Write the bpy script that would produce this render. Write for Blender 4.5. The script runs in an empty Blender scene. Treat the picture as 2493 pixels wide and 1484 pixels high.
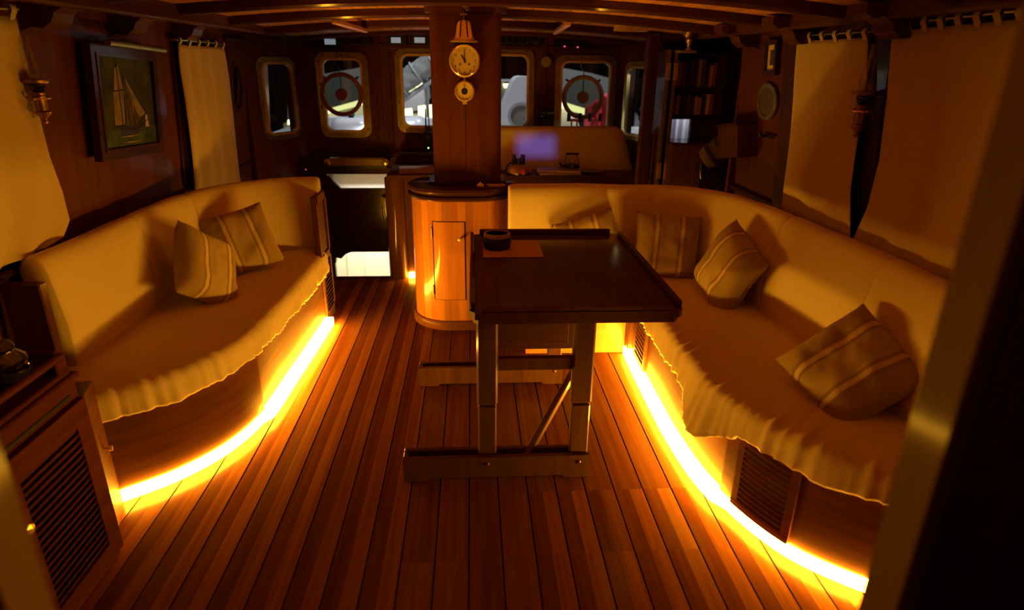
import bpy, math, random
from mathutils import Vector, Matrix, noise
random.seed(7)
scene = bpy.context.scene
COL = scene.collection

# ------------------------------------------------------------------ camera
IW, IH, FPX, CAMZ = 2493.0, 1484.0, 1524.0, 1.60
pitch, yaw, roll = math.radians(21.1), math.radians(3.7), math.radians(0.7)
FW = Vector((math.sin(yaw) * math.cos(pitch), math.cos(yaw) * math.cos(pitch), -math.sin(pitch)))
R0 = Vector((math.cos(yaw), -math.sin(yaw), 0)); U0 = R0.cross(FW)
RT = R0 * math.cos(roll) + U0 * math.sin(roll)
UP = -R0 * math.sin(roll) + U0 * math.cos(roll)
CAM = Vector((0, 0, CAMZ))
cd = bpy.data.cameras.new('camera'); cam = bpy.data.objects.new('camera', cd); COL.objects.link(cam)
M = Matrix.Identity(4)
for i, a in enumerate((RT, UP, -FW)):
    for k in range(3): M[k][i] = a[k]
M.translation = CAM
cam.matrix_world = M
cd.sensor_width = 36; cd.lens = 36 * FPX / IW; cd.clip_start = 0.05
cd.dof.use_dof = True; cd.dof.focus_distance = 3.0; cd.dof.aperture_fstop = 1.6
scene.camera = cam
# world: moonless night outside the cabin
w = bpy.data.worlds.new('night'); scene.world = w; w.use_nodes = True
w.node_tree.nodes['Background'].inputs[0].default_value = (0.010, 0.012, 0.016, 1)
w.node_tree.nodes['Background'].inputs[1].default_value = 0.06
scene.view_settings.view_transform = 'Standard'; scene.view_settings.look = 'None'
scene.view_settings.exposure = 0.0; scene.view_settings.gamma = 1.0
scene.cycles.sample_clamp_indirect = 4.0
scene.cycles.caustics_reflective = False; scene.cycles.caustics_refractive = False
scene.cycles.max_bounces = 8
LED_STRENGTH = 146.0
LED_COLOR = (1.0, 0.435, 0.021)

def area_light(name, loc, target, sx, sy, power, color, spread=180):
    l = bpy.data.lights.new(name, 'AREA'); l.shape = 'RECTANGLE'; l.size = sx; l.size_y = sy
    l.energy = power; l.color = color; l.spread = math.radians(spread)
    o = bpy.data.objects.new(name, l); COL.objects.link(o); o.location = loc
    o.rotation_euler = (Vector(target) - Vector(loc)).to_track_quat('-Z', 'Y').to_euler()
    return o
def spot_light(name, loc, target, power, color, angle, radius):
    l = bpy.data.lights.new(name, 'SPOT'); l.energy = power; l.color = color
    l.spot_size = math.radians(angle); l.shadow_soft_size = radius; l.spot_blend = 0.3
    o = bpy.data.objects.new(name, l); COL.objects.link(o); o.location = loc
    o.rotation_euler = (Vector(target) - Vector(loc)).to_track_quat('-Z', 'Y').to_euler()
    return o
# quay flood light over the neighbouring boats, lamps of the lower cabin and of the side cabin
area_light('quay_floodlight', (1.5, 8.2, 5.0), (0.2, 8.6, 1.0), 0.6, 0.6, 190, (0.84, 0.88, 1.0))
area_light('deck_floodlight', (-0.6, 6.0, 3.4), (0.1, 7.2, 0.9), 0.4, 0.4, 48, (0.84, 0.88, 1.0))
area_light('lower_cabin_lamp', (-0.98, 5.92, 0.42), (-0.98, 6.02, -0.6), 0.5, 0.12, 26, (1.0, 0.93, 0.80))
area_light('bunk_lamp', (-0.85, 6.1, 1.0), (-0.9, 6.35, 0.5), 0.3, 0.2, 10, (0.86, 0.88, 1.0))
area_light('side_cabin_lamp', (1.75, 4.98, 1.50), (1.62, 5.30, 0.95), 0.25, 0.12, 5.0, (0.80, 0.82, 1.0))
# added unseen spot: a made-up stern wall opening shapes its blue bolster patch
PATCH_HOLE = Vector((0.15, -1.20, 1.70)); PATCH = Vector((0.50, 5.05, 0.995))
LAMP = PATCH_HOLE + (PATCH_HOLE - PATCH) * (10.8 / 6.25)
spot_light('bolster_patch_spot', LAMP, PATCH_HOLE, 5000, (0.10, 0.15, 1.0), 6, 0.08)

# ------------------------------------------------------------------ pixel -> place
def ray(px, py): return FW + RT * ((px - IW / 2) / FPX) - UP * ((py - IH / 2) / FPX)
def PZ(px, py, z): d = ray(px, py); return CAM + d * ((z - CAMZ) / d.z)
def PY(px, py, y): d = ray(px, py); return CAM + d * (y / d.y)
def PX(px, py, x): d = ray(px, py); return CAM + d * (x / d.x)
LEAN = 0.08; XW = 1.72
def wall_x(z): return XW - LEAN * (z - 0.9)
def PWALL(px, py, side, off=0.0):
    d = ray(px, py)              # side*x + LEAN*(z-.9) = XW-off
    t = (XW - off - LEAN * (CAMZ - 0.9)) / (side * d.x + LEAN * d.z)
    return CAM + d * t

# ------------------------------------------------------------------ materials
MATS = {}
def nt(name):
    m = bpy.data.materials.new(name); m.use_nodes = True
    t = m.node_tree; return m, t, t.nodes['Principled BSDF']
def ln(t, a, b): t.links.new(a, b)
def wood(name, c1, c2, scale=(30, 1.5, 30), rough=0.35, coat=0.5, tint=False, coat_rough=0.10, spec=0.12):
    m, t, b = nt(name); N = t.nodes
    tc = N.new('ShaderNodeTexCoord'); mp = N.new('ShaderNodeMapping'); mp.inputs['Scale'].default_value = scale
    oi = N.new('ShaderNodeObjectInfo')
    ad = N.new('ShaderNodeVectorMath'); ad.operation = 'ADD'
    sc = N.new('ShaderNodeVectorMath'); sc.operation = 'SCALE'; sc.inputs[0].default_value = (7.3, 11.1, 5.7)
    ln(t, oi.outputs['Random'], sc.inputs['Scale'])
    ln(t, tc.outputs['Object'], ad.inputs[0]); ln(t, sc.outputs[0], ad.inputs[1]); ln(t, ad.outputs[0], mp.inputs[0])
    n1 = N.new('ShaderNodeTexNoise'); n1.inputs['Scale'].default_value = 1.0; n1.inputs['Detail'].default_value = 6; n1.inputs['Roughness'].default_value = 0.62
    ln(t, mp.outputs[0], n1.inputs['Vector'])
    rp = N.new('ShaderNodeValToRGB'); rp.color_ramp.elements[0].position = 0.32; rp.color_ramp.elements[1].position = 0.68
    rp.color_ramp.elements[0].color = (*c1, 1); rp.color_ramp.elements[1].color = (*c2, 1)
    ln(t, n1.outputs['Fac'], rp.inputs[0]); out = rp.outputs[0]
    if tint:
        mx = N.new('ShaderNodeMix'); mx.data_type = 'RGBA'; mx.blend_type = 'MULTIPLY'; mx.inputs['Factor'].default_value = 1
        ln(t, out, mx.inputs['A']); ln(t, oi.outputs['Color'], mx.inputs['B']); out = mx.outputs['Result']
    ln(t, out, b.inputs['Base Color'])
    b.inputs['Roughness'].default_value = rough
    b.inputs['Coat Weight'].default_value = coat; b.inputs['Coat Roughness'].default_value = coat_rough; b.inputs['Specular IOR Level'].default_value = spec
    bp = N.new('ShaderNodeBump'); bp.inputs['Strength'].default_value = 0.05; bp.inputs['Distance'].default_value = 0.002
    ln(t, n1.outputs['Fac'], bp.inputs['Height']); ln(t, bp.outputs[0], b.inputs['Normal'])
    MATS[name] = m; return m
def plain(name, c, rough=0.5, metal=0.0, coat=0.0, emit=None, strength=0, noise_amt=0.0, nscale=20, bump=0.0, sheen=0.0):
    m, t, b = nt(name); N = t.nodes
    b.inputs['Base Color'].default_value = (*c, 1); b.inputs['Roughness'].default_value = rough
    b.inputs['Metallic'].default_value = metal; b.inputs['Coat Weight'].default_value = coat
    b.inputs['Sheen Weight'].default_value = sheen
    if emit: b.inputs['Emission Color'].default_value = (*emit, 1); b.inputs['Emission Strength'].default_value = strength
    if noise_amt or bump:
        tc = N.new('ShaderNodeTexCoord'); n1 = N.new('ShaderNodeTexNoise'); n1.inputs['Scale'].default_value = nscale; n1.inputs['Detail'].default_value = 5
        ln(t, tc.outputs['Object'], n1.inputs['Vector'])
        if noise_amt:
            rp = N.new('ShaderNodeValToRGB')
            rp.color_ramp.elements[0].color = tuple(x * (1 - noise_amt) for x in c) + (1,); rp.color_ramp.elements[1].color = tuple(min(1, x * (1 + noise_amt)) for x in c) + (1,)
            rp.color_ramp.elements[0].position = 0.3; rp.color_ramp.elements[1].position = 0.7
            ln(t, n1.outputs['Fac'], rp.inputs[0]); ln(t, rp.outputs[0], b.inputs['Base Color'])
        if bump:
            bp = N.new('ShaderNodeBump'); bp.inputs['Strength'].default_value = bump; bp.inputs['Distance'].default_value = 0.004
            ln(t, n1.outputs['Fac'], bp.inputs['Height']); ln(t, bp.outputs[0], b.inputs['Normal'])
    MATS[name] = m; return m
def tintable(name, rough=0.6, coat=0.0):
    m, t, b = nt(name); oi = t.nodes.new('ShaderNodeObjectInfo'); ln(t, oi.outputs['Color'], b.inputs['Base Color'])
    b.inputs['Roughness'].default_value = rough; b.inputs['Coat Weight'].default_value = coat; MATS[name] = m; return m
def fabric(name, c, stripes=None):
    m, t, b = nt(name); N = t.nodes
    tc = N.new('ShaderNodeTexCoord')
    n1 = N.new('ShaderNodeTexNoise'); n1.inputs['Scale'].default_value = 260; n1.inputs['Detail'].default_value = 2
    n2 = N.new('ShaderNodeTexNoise'); n2.inputs['Scale'].default_value = 9; n2.inputs['Detail'].default_value = 4
    ln(t, tc.outputs['Object'], n1.inputs['Vector']); ln(t, tc.outputs['Object'], n2.inputs['Vector'])
    rp = N.new('ShaderNodeValToRGB'); rp.color_ramp.elements[0].color = tuple(x * 0.88 for x in c) + (1,); rp.color_ramp.elements[1].color = (*c, 1)
    rp.color_ramp.elements[0].position = 0.35; rp.color_ramp.elements[1].position = 0.65
    ln(t, n1.outputs['Fac'], rp.inputs[0]); out = rp.outputs[0]
    if stripes:
        sx = N.new('ShaderNodeSeparateXYZ'); ln(t, tc.outputs['Object'], sx.inputs[0])
        r2 = N.new('ShaderNodeValToRGB'); r2.color_ramp.interpolation = 'CONSTANT'
        mr = N.new('ShaderNodeMapRange'); mr.inputs['From Min'].default_value = -0.2; mr.inputs['From Max'].default_value = 0.2
        ln(t, sx.outputs['X'], mr.inputs['Value']); ln(t, mr.outputs[0], r2.inputs[0])
        e = r2.color_ramp.elements; e[0].position = 0; e[0].color = (*c, 1); e[1].position = 1; e[1].color = (*c, 1)
        for p, cc in stripes:
            q = e.new(p); q.color = (*cc, 1)
        mx = N.new('ShaderNodeMix'); mx.data_type = 'RGBA'; mx.blend_type = 'MULTIPLY'; mx.inputs['Factor'].default_value = 0.25
        ln(t, r2.outputs[0], mx.inputs['A']); ln(t, rp.outputs[0], mx.inputs['B']); out = mx.outputs['Result']
    ln(t, out, b.inputs['Base Color'])
    b.inputs['Roughness'].default_value = 0.95; b.inputs['Specular IOR Level'].default_value = 0.1
    bp = N.new('ShaderNodeBump'); bp.inputs['Strength'].default_value = 0.25; bp.inputs['Distance'].default_value = 0.0015
    b2 = N.new('ShaderNodeBump'); b2.inputs['Strength'].default_value = 0.35; b2.inputs['Distance'].default_value = 0.01
    ln(t, n1.outputs['Fac'], bp.inputs['Height']); ln(t, n2.outputs['Fac'], b2.inputs['Height'])
    ln(t, b2.outputs[0], bp.inputs['Normal']); ln(t, bp.outputs[0], b.inputs['Normal'])
    MATS[name] = m; return m
def glass(name, tint=(1, 1, 1), gloss=0.07):
    m = bpy.data.materials.new(name); m.use_nodes = True; t = m.node_tree; N = t.nodes
    N.remove(N['Principled BSDF']); o = N['Material Output']
    tr = N.new('ShaderNodeBsdfTransparent'); tr.inputs[0].default_value = (*tint, 1)
    gl = N.new('ShaderNodeBsdfGlossy'); gl.inputs['Roughness'].default_value = 0.03
    mx = N.new('ShaderNodeMixShader'); mx.inputs[0].default_value = gloss
    ln(t, tr.outputs[0], mx.inputs[1]); ln(t, gl.outputs[0], mx.inputs[2]); ln(t, mx.outputs[0], o.inputs[0])
    MATS[name] = m; return m
wood('teak_floor', (0.118, 0.038, 0.008), (0.200, 0.072, 0.019), (40, 1.2, 40), 0.5, 0.22, tint=True, coat_rough=0.20, spec=0.0)
wood('cabinet_wood', (0.058, 0.016, 0.004), (0.100, 0.030, 0.008), (24, 1.6, 24), 0.7, 0.0, spec=0.0)
wood('ring_wood', (0.200, 0.085, 0.022), (0.300, 0.135, 0.036), (20, 20, 20), 0.5, 0.3)
wood('mahogany', (0.058, 0.017, 0.005), (0.100, 0.031, 0.009), (28, 28, 1.6), 0.6, 0.35)
wood('mahogany_long', (0.058, 0.017, 0.005), (0.100, 0.031, 0.009), (28, 1.6, 28), 0.6, 0.35)
wood('mahogany_cross', (0.046, 0.012, 0.004), (0.080, 0.022, 0.007), (1.6, 28, 28), 0.6, 0.35)
wood('mahogany_wall', (0.070, 0.017, 0.0045), (0.115, 0.030, 0.008), (16, 16, 1.2), 0.6, 0.25, coat_rough=0.14)
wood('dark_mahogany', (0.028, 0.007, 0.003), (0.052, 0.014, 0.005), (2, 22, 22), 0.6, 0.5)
wood('table_wood', (0.050, 0.013, 0.005), (0.082, 0.023, 0.008), (34, 1.4, 34), 0.5, 0.5, coat_rough=0.11)
wood('trestle_wood', (0.070, 0.026, 0.009), (0.112, 0.046, 0.015), (24, 24, 2), 0.6, 0.3)
wood('settee_front', (0.085, 0.027, 0.007), (0.135, 0.048, 0.013), (3, 3, 30), 0.65, 0.08, coat_rough=0.15, spec=0.08)
wood('stave_wood', (0.380, 0.150, 0.042), (0.490, 0.210, 0.064), (26, 26, 1.4), 0.25, 0.7, tint=True, coat_rough=0.08)
wood('pale_ply', (0.42, 0.20, 0.065), (0.50, 0.26, 0.09), (3, 20, 20), 0.45, 0.2)
wood('jamb_wood', (0.100, 0.050, 0.009), (0.140, 0.075, 0.015), (20, 20, 1.5), 0.6, 0.05, spec=0.05)
wood('deck_wood', (0.420, 0.180, 0.050), (0.560, 0.265, 0.085), (26, 1.5, 26), 0.45, 0.2, tint=True)
plain('caulk', (0.006, 0.005, 0.005), 0.8)
plain('black', (0.006, 0.006, 0.007), 0.45)
plain('black_gloss', (0.004, 0.004, 0.005), 0.12, coat=0.6)
plain('brass', (0.90, 0.68, 0.26), 0.22, 0.62, noise_amt=0.12, nscale=14)
plain('aged_brass', (0.46, 0.42, 0.09), 0.27, 0.92, noise_amt=0.25, nscale=18)
plain('bronze', (0.30, 0.17, 0.05), 0.4, 1.0)
plain('dial', (0.75, 0.62, 0.36), 0.5)
plain('ink', (0.02, 0.012, 0.008), 0.6)
plain('white_gel', (0.78, 0.79, 0.80), 0.3, coat=0.3)
plain('grey_gel', (0.40, 0.41, 0.40), 0.5)
plain('cream_panel', (0.78, 0.70, 0.52), 0.5)
plain('pale_trim', (0.26, 0.19, 0.08), 0.6)
plain('white_cloth', (0.80, 0.80, 0.82), 0.8, bump=0.6, nscale=12)
plain('sailcloth', (0.28, 0.28, 0.26), 0.8, bump=1.0, nscale=8, noise_amt=0.2)
plain('red', (0.62, 0.03, 0.05), 0.5)
plain('orange_plastic', (0.75, 0.10, 0.03), 0.4)
plain('grey_plastic', (0.10, 0.10, 0.10), 0.4)
plain('paper', (0.66, 0.56, 0.36), 0.8)
plain('mat_fabric', (0.42, 0.22, 0.08), 0.8, noise_amt=0.15, nscale=60)
plain('bag_paper', (0.42, 0.26, 0.12), 0.8, bump=0.8, nscale=25)
plain('green_cover', (0.24, 0.24, 0.07), 0.35, coat=0.4)
plain('screen_lit', (0.3, 0.34, 0.4), 0.3, emit=(0.55, 0.68, 0.85), strength=0.28)
plain('screen_dark', (0.01, 0.012, 0.014), 0.15, coat=0.5)
plain('led_green', (0.2, 0.5, 0.1), 0.4, emit=(0.55, 1.0, 0.15), strength=4)
plain('led_red', (0.5, 0.02, 0.02), 0.4, emit=(1.0, 0.05, 0.08), strength=3)
plain('led_amber', LED_COLOR, 0.5, emit=LED_COLOR, strength=LED_STRENGTH)
plain('lit_window', (0.8, 0.75, 0.4), 0.5, emit=(1.0, 0.93, 0.45), strength=2.6)
plain('canopy_cloth', (0.22, 0.22, 0.19), 0.8)
plain('dark_glass', (0.012, 0.014, 0.010), 0.06, coat=1.0)
plain('sea_blue', (0.018, 0.04, 0.035), 0.4)
plain('night_water', (0.01, 0.012, 0.014), 0.2)
plain('paint_sky', (0.026, 0.040, 0.018), 0.85, noise_amt=0.9, nscale=9)
plain('paint_sea', (0.030, 0.060, 0.045), 0.85, noise_amt=0.8, nscale=16)
plain('paint_sail', (0.24, 0.21, 0.09), 0.85, noise_amt=0.35, nscale=12)
plain('paint_sail_dark', (0.09, 0.08, 0.04), 0.85, noise_amt=0.4, nscale=12)
plain('paint_hull', (0.03, 0.02, 0.012), 0.4)
plain('paint_white', (0.55, 0.52, 0.38), 0.4)
plain('plate_metal', (0.15, 0.12, 0.06), 0.45, 0.7, noise_amt=0.2, nscale=22)
plain('blanket_grey', (0.12, 0.095, 0.06), 0.95, bump=0.6, nscale=40, noise_amt=0.4)
plain('blanket_dark', (0.035, 0.026, 0.018), 0.95, bump=0.6, nscale=40, noise_amt=0.4)
tintable('book_cloth', 0.7)
fabric('cream_canvas', (0.70, 0.59, 0.37))
fabric('white_canvas', (0.88, 0.80, 0.62))
fabric('curtain_cloth', (0.54, 0.44, 0.26))
PB = (0.40, 0.31, 0.18); PL = (0.68, 0.57, 0.36); PM = (0.33, 0.24, 0.13)
fabric('striped_linen', PB, [(0.26, PM), (0.30, PL), (0.345, PM), (0.375, (0.50, 0.40, 0.24)), (0.625, PM), (0.655, PL), (0.70, PM), (0.74, PB)])
glass('window_glass', (0.95, 0.96, 0.95), 0.05)
glass('clear_disc', (0.62, 0.66, 0.60), 0.06)
glass('lamp_glass', (0.86, 0.86, 0.80), 0.10)
glass('dial_glass', (0.97, 0.97, 0.95), 0.06)

# ------------------------------------------------------------------ mesh builder
class MB:
    def __init__(s): s.v = []; s.f = []
    def add(s, vs, fs):
        k = len(s.v); s.v += [Vector(p) for p in vs]; s.f += [tuple(i + k for i in f) for f in fs]; return s
    def box(s, c, size, bev=0.0, R=None):
        c = Vector(c); h = [x / 2 for x in size]; bev = min(bev, *[x * 0.49 for x in h]) if bev else 0
        vs = []; fs = []
        if not bev:
            for i in (-1, 1):
                for j in (-1, 1):
                    for k in (-1, 1): vs.append(Vector((i * h[0], j * h[1], k * h[2])))
            fs = [(0, 1, 3, 2), (4, 6, 7, 5), (0, 4, 5, 1), (2, 3, 7, 6), (0, 2, 6, 4), (1, 5, 7, 3)]
        else:
            idx = {}
            for i in (-1, 1):
                for j in (-1, 1):
                    for k in (-1, 1):
                        for a in range(3):
                            sg = (i, j, k); p = [sg[q] * (h[q] if q == a else h[q] - bev) for q in range(3)]
                            idx[(i, j, k, a)] = len(vs); vs.append(Vector(p))
            for a in range(3):
                b, c2 = (a + 1) % 3, (a + 2) % 3
                for sg in (-1, 1):
                    q = []
                    for sb, sc in ((-1, -1), (1, -1), (1, 1), (-1, 1)):
                        t = [0, 0, 0]; t[a] = sg; t[b] = sb; t[c2] = sc; q.append(idx[(*t, a)])
                    fs.append(tuple(q if sg > 0 else q[::-1]))
                for sb in (-1, 1):
                    for sc in (-1, 1):
                        t0 = [0, 0, 0]; t1 = [0, 0, 0]; t0[a] = -1; t1[a] = 1
                        for t in (t0, t1): t[b] = sb; t[c2] = sc
                        q = [idx[(*t0, b)], idx[(*t1, b)], idx[(*t1, c2)], idx[(*t0, c2)]]
                        fs.append(tuple(q if sb * sc > 0 else q[::-1]))
            for i in (-1, 1):
                for j in (-1, 1):
                    for k in (-1, 1):
                        q = [idx[(i, j, k, 0)], idx[(i, j, k, 1)], idx[(i, j, k, 2)]]
                        fs.append(tuple(q if i * j * k > 0 else q[::-1]))
        if R is not None: vs = [R @ p for p in vs]
        return s.add([p + c for p in vs], fs)
    def b2(s, x0, x1, y0, y1, z0, z1, bev=0.0):
        return s.box(((x0 + x1) / 2, (y0 + y1) / 2, (z0 + z1) / 2), (abs(x1 - x0), abs(y1 - y0), abs(z1 - z0)), bev)
    def bar(s, a, b, wd, dp, bev=0.0, up=(0, 0, 1)):
        a, b = Vector(a), Vector(b); d = (b - a); L = d.length; d.normalize(); u = Vector(up)
        x = d.cross(u)
        if x.length < 1e-4: x = d.cross(Vector((0, 1, 0)))
        x.normalize(); y = x.cross(d)
        R = Matrix((x, d, y)).transposed()
        return s.box((a + b) / 2, (wd, L, dp), bev, R)
    def grid(s, rows, closed_u=False, closed_v=False, flip=False):
        n, m = len(rows), len(rows[0]); vs = [p for r in rows for p in r]; fs = []
        for i in range(n if closed_v else n - 1):
            for j in range(m if closed_u else m - 1):
                a = i * m + j; b = i * m + (j + 1) % m; c = ((i + 1) % n) * m + (j + 1) % m; d = ((i + 1) % n) * m + j
                fs.append((a, d, c, b) if flip else (a, b, c, d))
        return s.add(vs, fs)
    def loft(s, rings, caps=True, flip=False):
        k = len(s.v); s.grid(rings, closed_u=True, flip=flip); m = len(rings[0]); n = len(rings)
        if caps:
            a = tuple(range(k, k + m)); b = tuple(range(k + (n - 1) * m, k + n * m))
            s.f += [a[::-1], b] if not flip else [a, b[::-1]]
        return s
    def tube(s, pts, r, n=8, caps=True):
        pts = [Vector(p) for p in pts]; rs = r if isinstance(r, (list, tuple)) else [r] * len(pts)
        rings = []; prev = None
        for i, p in enumerate(pts):
            d = (pts[min(i + 1, len(pts) - 1)] - pts[max(i - 1, 0)]).normalized()
            if prev is None:
                x = d.cross(Vector((0, 0, 1)))
                if x.length < 1e-3: x = d.cross(Vector((0, 1, 0)))
            else: x = prev - d * prev.dot(d)
            x.normalize(); prev = x; y = d.cross(x)
            rings.append([p + (x * math.cos(2 * math.pi * q / n) + y * math.sin(2 * math.pi * q / n)) * rs[i] for q in range(n)])
        return s.loft(rings, caps)
    def lathe(s, prof, c, axis=(0, 0, 1), n=24, caps=True):
        a = Vector(axis).normalized(); x = a.orthogonal().normalized(); y = a.cross(x); c = Vector(c)
        rings = [[c + a * h + (x * math.cos(2 * math.pi * q / n) + y * math.sin(2 * math.pi * q / n)) * max(r, 1e-5) for q in range(n)] for r, h in prof]
        return s.loft(rings, caps)
    def prism(s, out, o, ux, uy, dn, depth):
        o, ux, uy, dn = Vector(o), Vector(ux), Vector(uy), Vector(dn); n = len(out)
        a = [o + ux * p[0] + uy * p[1] for p in out]; b = [p + dn * depth for p in a]
        k = len(s.v); s.v += a + b
        fl = ux.cross(uy).dot(dn) * depth < 0
        A = tuple(range(k, k + n)); B = tuple(range(k + n, k + 2 * n))
        s.f += [A if fl else A[::-1], B[::-1] if fl else B]
        for i in range(n):
            j = (i + 1) % n; q = (k + i, k + j, k + n + j, k + n + i); s.f.append(q[::-1] if fl else q)
        return s
    def ring(s, outer, inner, o, ux, uy, dn, depth):
        o, ux, uy, dn = Vector(o), Vector(ux), Vector(uy), Vector(dn)
        P = lambda L, d: [o + ux * p[0] + uy * p[1] + dn * d for p in L]
        return s.grid([P(outer, 0), P(outer, depth), P(inner, depth), P(inner, 0)], closed_u=True, closed_v=True,
                      flip=ux.cross(uy).dot(dn) * depth < 0)
WORLD = {}
def empty(name, loc, label=None, cat=None, group=None, kind=None):
    o = bpy.data.objects.new(name, None); COL.objects.link(o); o.location = loc; o.empty_display_size = 0.05
    WORLD[o.name] = Vector(loc); tag(o, label, cat, group, kind); return o
def tag(o, label=None, cat=None, group=None, kind=None):
    if label: o['label'] = label
    if cat: o['category'] = cat
    if group: o['group'] = group
    if kind: o['kind'] = kind
    return o
def obj(name, mb, mat, parent=None, smooth=False, origin=None, matrix=None, angle=40):
    me = bpy.data.meshes.new(name)
    if matrix is not None:
        vs = mb.v; org = None
    else:
        if origin is None:
            lo = [min(p[i] for p in mb.v) for i in range(3)]; hi = [max(p[i] for p in mb.v) for i in range(3)]
            origin = Vector(((lo[0] + hi[0]) / 2, (lo[1] + hi[1]) / 2, lo[2]))
        origin = Vector(origin); vs = [p - origin for p in mb.v]
    me.from_pydata([tuple(p) for p in vs], [], mb.f); me.update()
    me.materials.append(MATS[mat])
    if smooth:
        me.polygons.foreach_set('use_smooth', [True] * len(me.polygons))
        if angle < 180: me.set_sharp_from_angle(angle=math.radians(angle))
    o = bpy.data.objects.new(name, me); COL.objects.link(o)
    base = WORLD[parent.name] if parent else Vector((0, 0, 0))
    if parent: o.parent = parent
    if matrix is not None:
        o.matrix_local = Matrix.Translation(-base) @ matrix; WORLD[o.name] = matrix.translation.copy()
    else:
        o.location = origin - base; WORLD[o.name] = origin
    return o
def inst(src, loc, parent=None, color=None, rz=0.0):
    o = src.copy(); COL.objects.link(o); base = WORLD[parent.name] if parent else Vector((0, 0, 0))
    o.parent = parent; o.location = Vector(loc) - base; WORLD[o.name] = Vector(loc)
    if rz: o.rotation_euler = (0, 0, rz)
    if color: o.color = color
    return o
def struct(name, mb, mat, parent=None, **k):
    o = obj(name, mb, mat, parent, **k)
    if parent is None: o['kind'] = 'structure'
    return o
def cr(pts, n):
    """Catmull-Rom through the points, n samples."""
    P = [Vector(p) for p in pts]; P = [P[0] * 2 - P[1]] + P + [P[-1] * 2 - P[-2]]; out = []
    m = len(P) - 3
    for i in range(n):
        t = i / (n - 1) * m; k = min(int(t), m - 1); t -= k
        a, b, c, d = P[k:k + 4]
        out.append(0.5 * ((2 * b) + (c - a) * t + (2 * a - 5 * b + 4 * c - d) * t * t + (3 * b - a - 3 * c + d) * t ** 3))
    return out
def normals(path):
    out = []
    for i in range(len(path)):
        d = path[min(i + 1, len(path) - 1)] - path[max(i - 1, 0)]; d = Vector((d.x, d.y, 0)).normalized()
        out.append(Vector((-d.y, d.x, 0)))
    return out
def resample(path, n):
    L = [0]
    for a, b in zip(path, path[1:]): L.append(L[-1] + (b - a).length)
    out = []; k = 0
    for i in range(n):
        t = L[-1] * i / (n - 1)
        while k < len(path) - 2 and L[k + 1] < t: k += 1
        out.append(path[k].lerp(path[k + 1], (t - L[k]) / max(L[k + 1] - L[k], 1e-9)))
    return out
def sub(path, a, b, n):
    r = resample(path, 401); return resample(r[int(a * 400):int(b * 400) + 1], n)
def rrect(w, h, r, n=5, cx=0, cy=0):
    out = []
    for sx, sy, a0 in ((1, 1, 0), (-1, 1, 90), (-1, -1, 180), (1, -1, 270)):
        for i in range(n + 1):
            a = math.radians(a0 + 90 * i / n); out.append((cx + sx * (w / 2 - r) + r * math.cos(a), cy + sy * (h / 2 - r) + r * math.sin(a)))
    return out
def circ(r, n=24, cx=0, cy=0, ry=None): return [(cx + r * math.cos(2 * math.pi * i / n), cy + (ry or r) * math.sin(2 * math.pi * i / n)) for i in range(n)]
def sweep(path, prof, side=1):
    """prof: list of (offset, z) closed loop, swept along the plan path; offset along side*left normal."""
    N = normals(path); mb = MB()
    return mb.loft([[Vector((p.x, p.y, 0)) + n * (side * o) + Vector((0, 0, z)) for o, z in prof] for p, n in zip(path, N)], True, flip=side < 0)
V3 = lambda x, y, z=0: Vector((x, y, z))

# ================================================================== SETTING
# ---- floor: dark caulk bed with boards laid fore and aft
floor = struct('floor', MB().b2(-1.75, 1.75, -1.25, 4.77, -0.06, -0.004), 'caulk')
PITCH = 0.1167; X0 = -0.028
half = {}
def board(w, y0, y1):
    k = (round(w, 4), round(y1 - y0, 4))
    if k not in half:
        o = obj('board', MB().b2(-w / 2, w / 2, -(y1 - y0) / 2, (y1 - y0) / 2, -0.022, 0.0), 'teak_floor', floor, origin=(0, 0, 0)); half[k] = [o, False]
    return half[k]
rb = random.Random(3)
for i in range(-13, 13):
    xl = X0 + i * PITCH
    if xl < -1.5 or xl > 1.45: continue
    cuts = [-1.2, 1.72, 2.06, 4.77] if i >= 1 else ([-1.2, 1.70, 4.77] if i in (-2, -1) else [-1.2, 4.77])
    stripe_all = i < -2
    for a, b in zip(cuts, cuts[1:]):
        striped = stripe_all or (i >= 2 and b <= 2.07)
        ww = (PITCH - 0.006) / 2 if striped else PITCH - 0.006
        base = rb.uniform(0.82, 1.08) * (1.12 if (i in (-2, -1) and b < 2) else 1.0)
        for h in range(2 if striped else 1):
            bo = board(ww, a, b); c = base * ((0.72, 1.32)[h] if striped else 0.92)
            x = xl + 0.003 + ww * (h + 0.5)
            o = inst(bo[0], (x, (a + b) / 2, 0), floor) if bo[1] else bo[0]
            if not bo[1]: o.location = Vector((x, (a + b) / 2, 0)) - WORLD[floor.name]; bo[1] = True
            o.color = (c, c * rb.uniform(0.93, 1.02) * (0.84 if striped and h == 0 else 1.0), c * 0.9, 1)

# ---- hull sides (they lean inwards towards the top)
def hull_wall(name, side, y0, y1, z0=-0.1, z1=1.98):
    mb = MB(); vs = []
    for z in (z0, z1):
        for y in (y0, y1):
            vs += [V3(side * wall_x(z), y, z), V3(side * (wall_x(z) + 0.06), y, z)]
    fs = [(0, 2, 6, 4), (1, 5, 7, 3), (0, 1, 3, 2), (4, 6, 7, 5), (0, 4, 5, 1), (2, 3, 7, 6)]
    if side < 0: fs = [f[::-1] for f in fs]
    return struct(name, mb.add(vs, fs), 'mahogany_wall')
hull_wall('wall_left', -1, -1.25, 5.6)
hull_wall('wall_right', 1, -1.25, 4.05)
struct('wall_right_forward', MB().b2(1.98, 2.04, 4.0, 5.75, -0.1, 1.98), 'mahogany_wall')
struct('wall_right_return', MB().b2(wall_x(1.4), 2.0, 4.05, 4.09, -0.1, 1.98), 'mahogany_wall')
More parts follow.
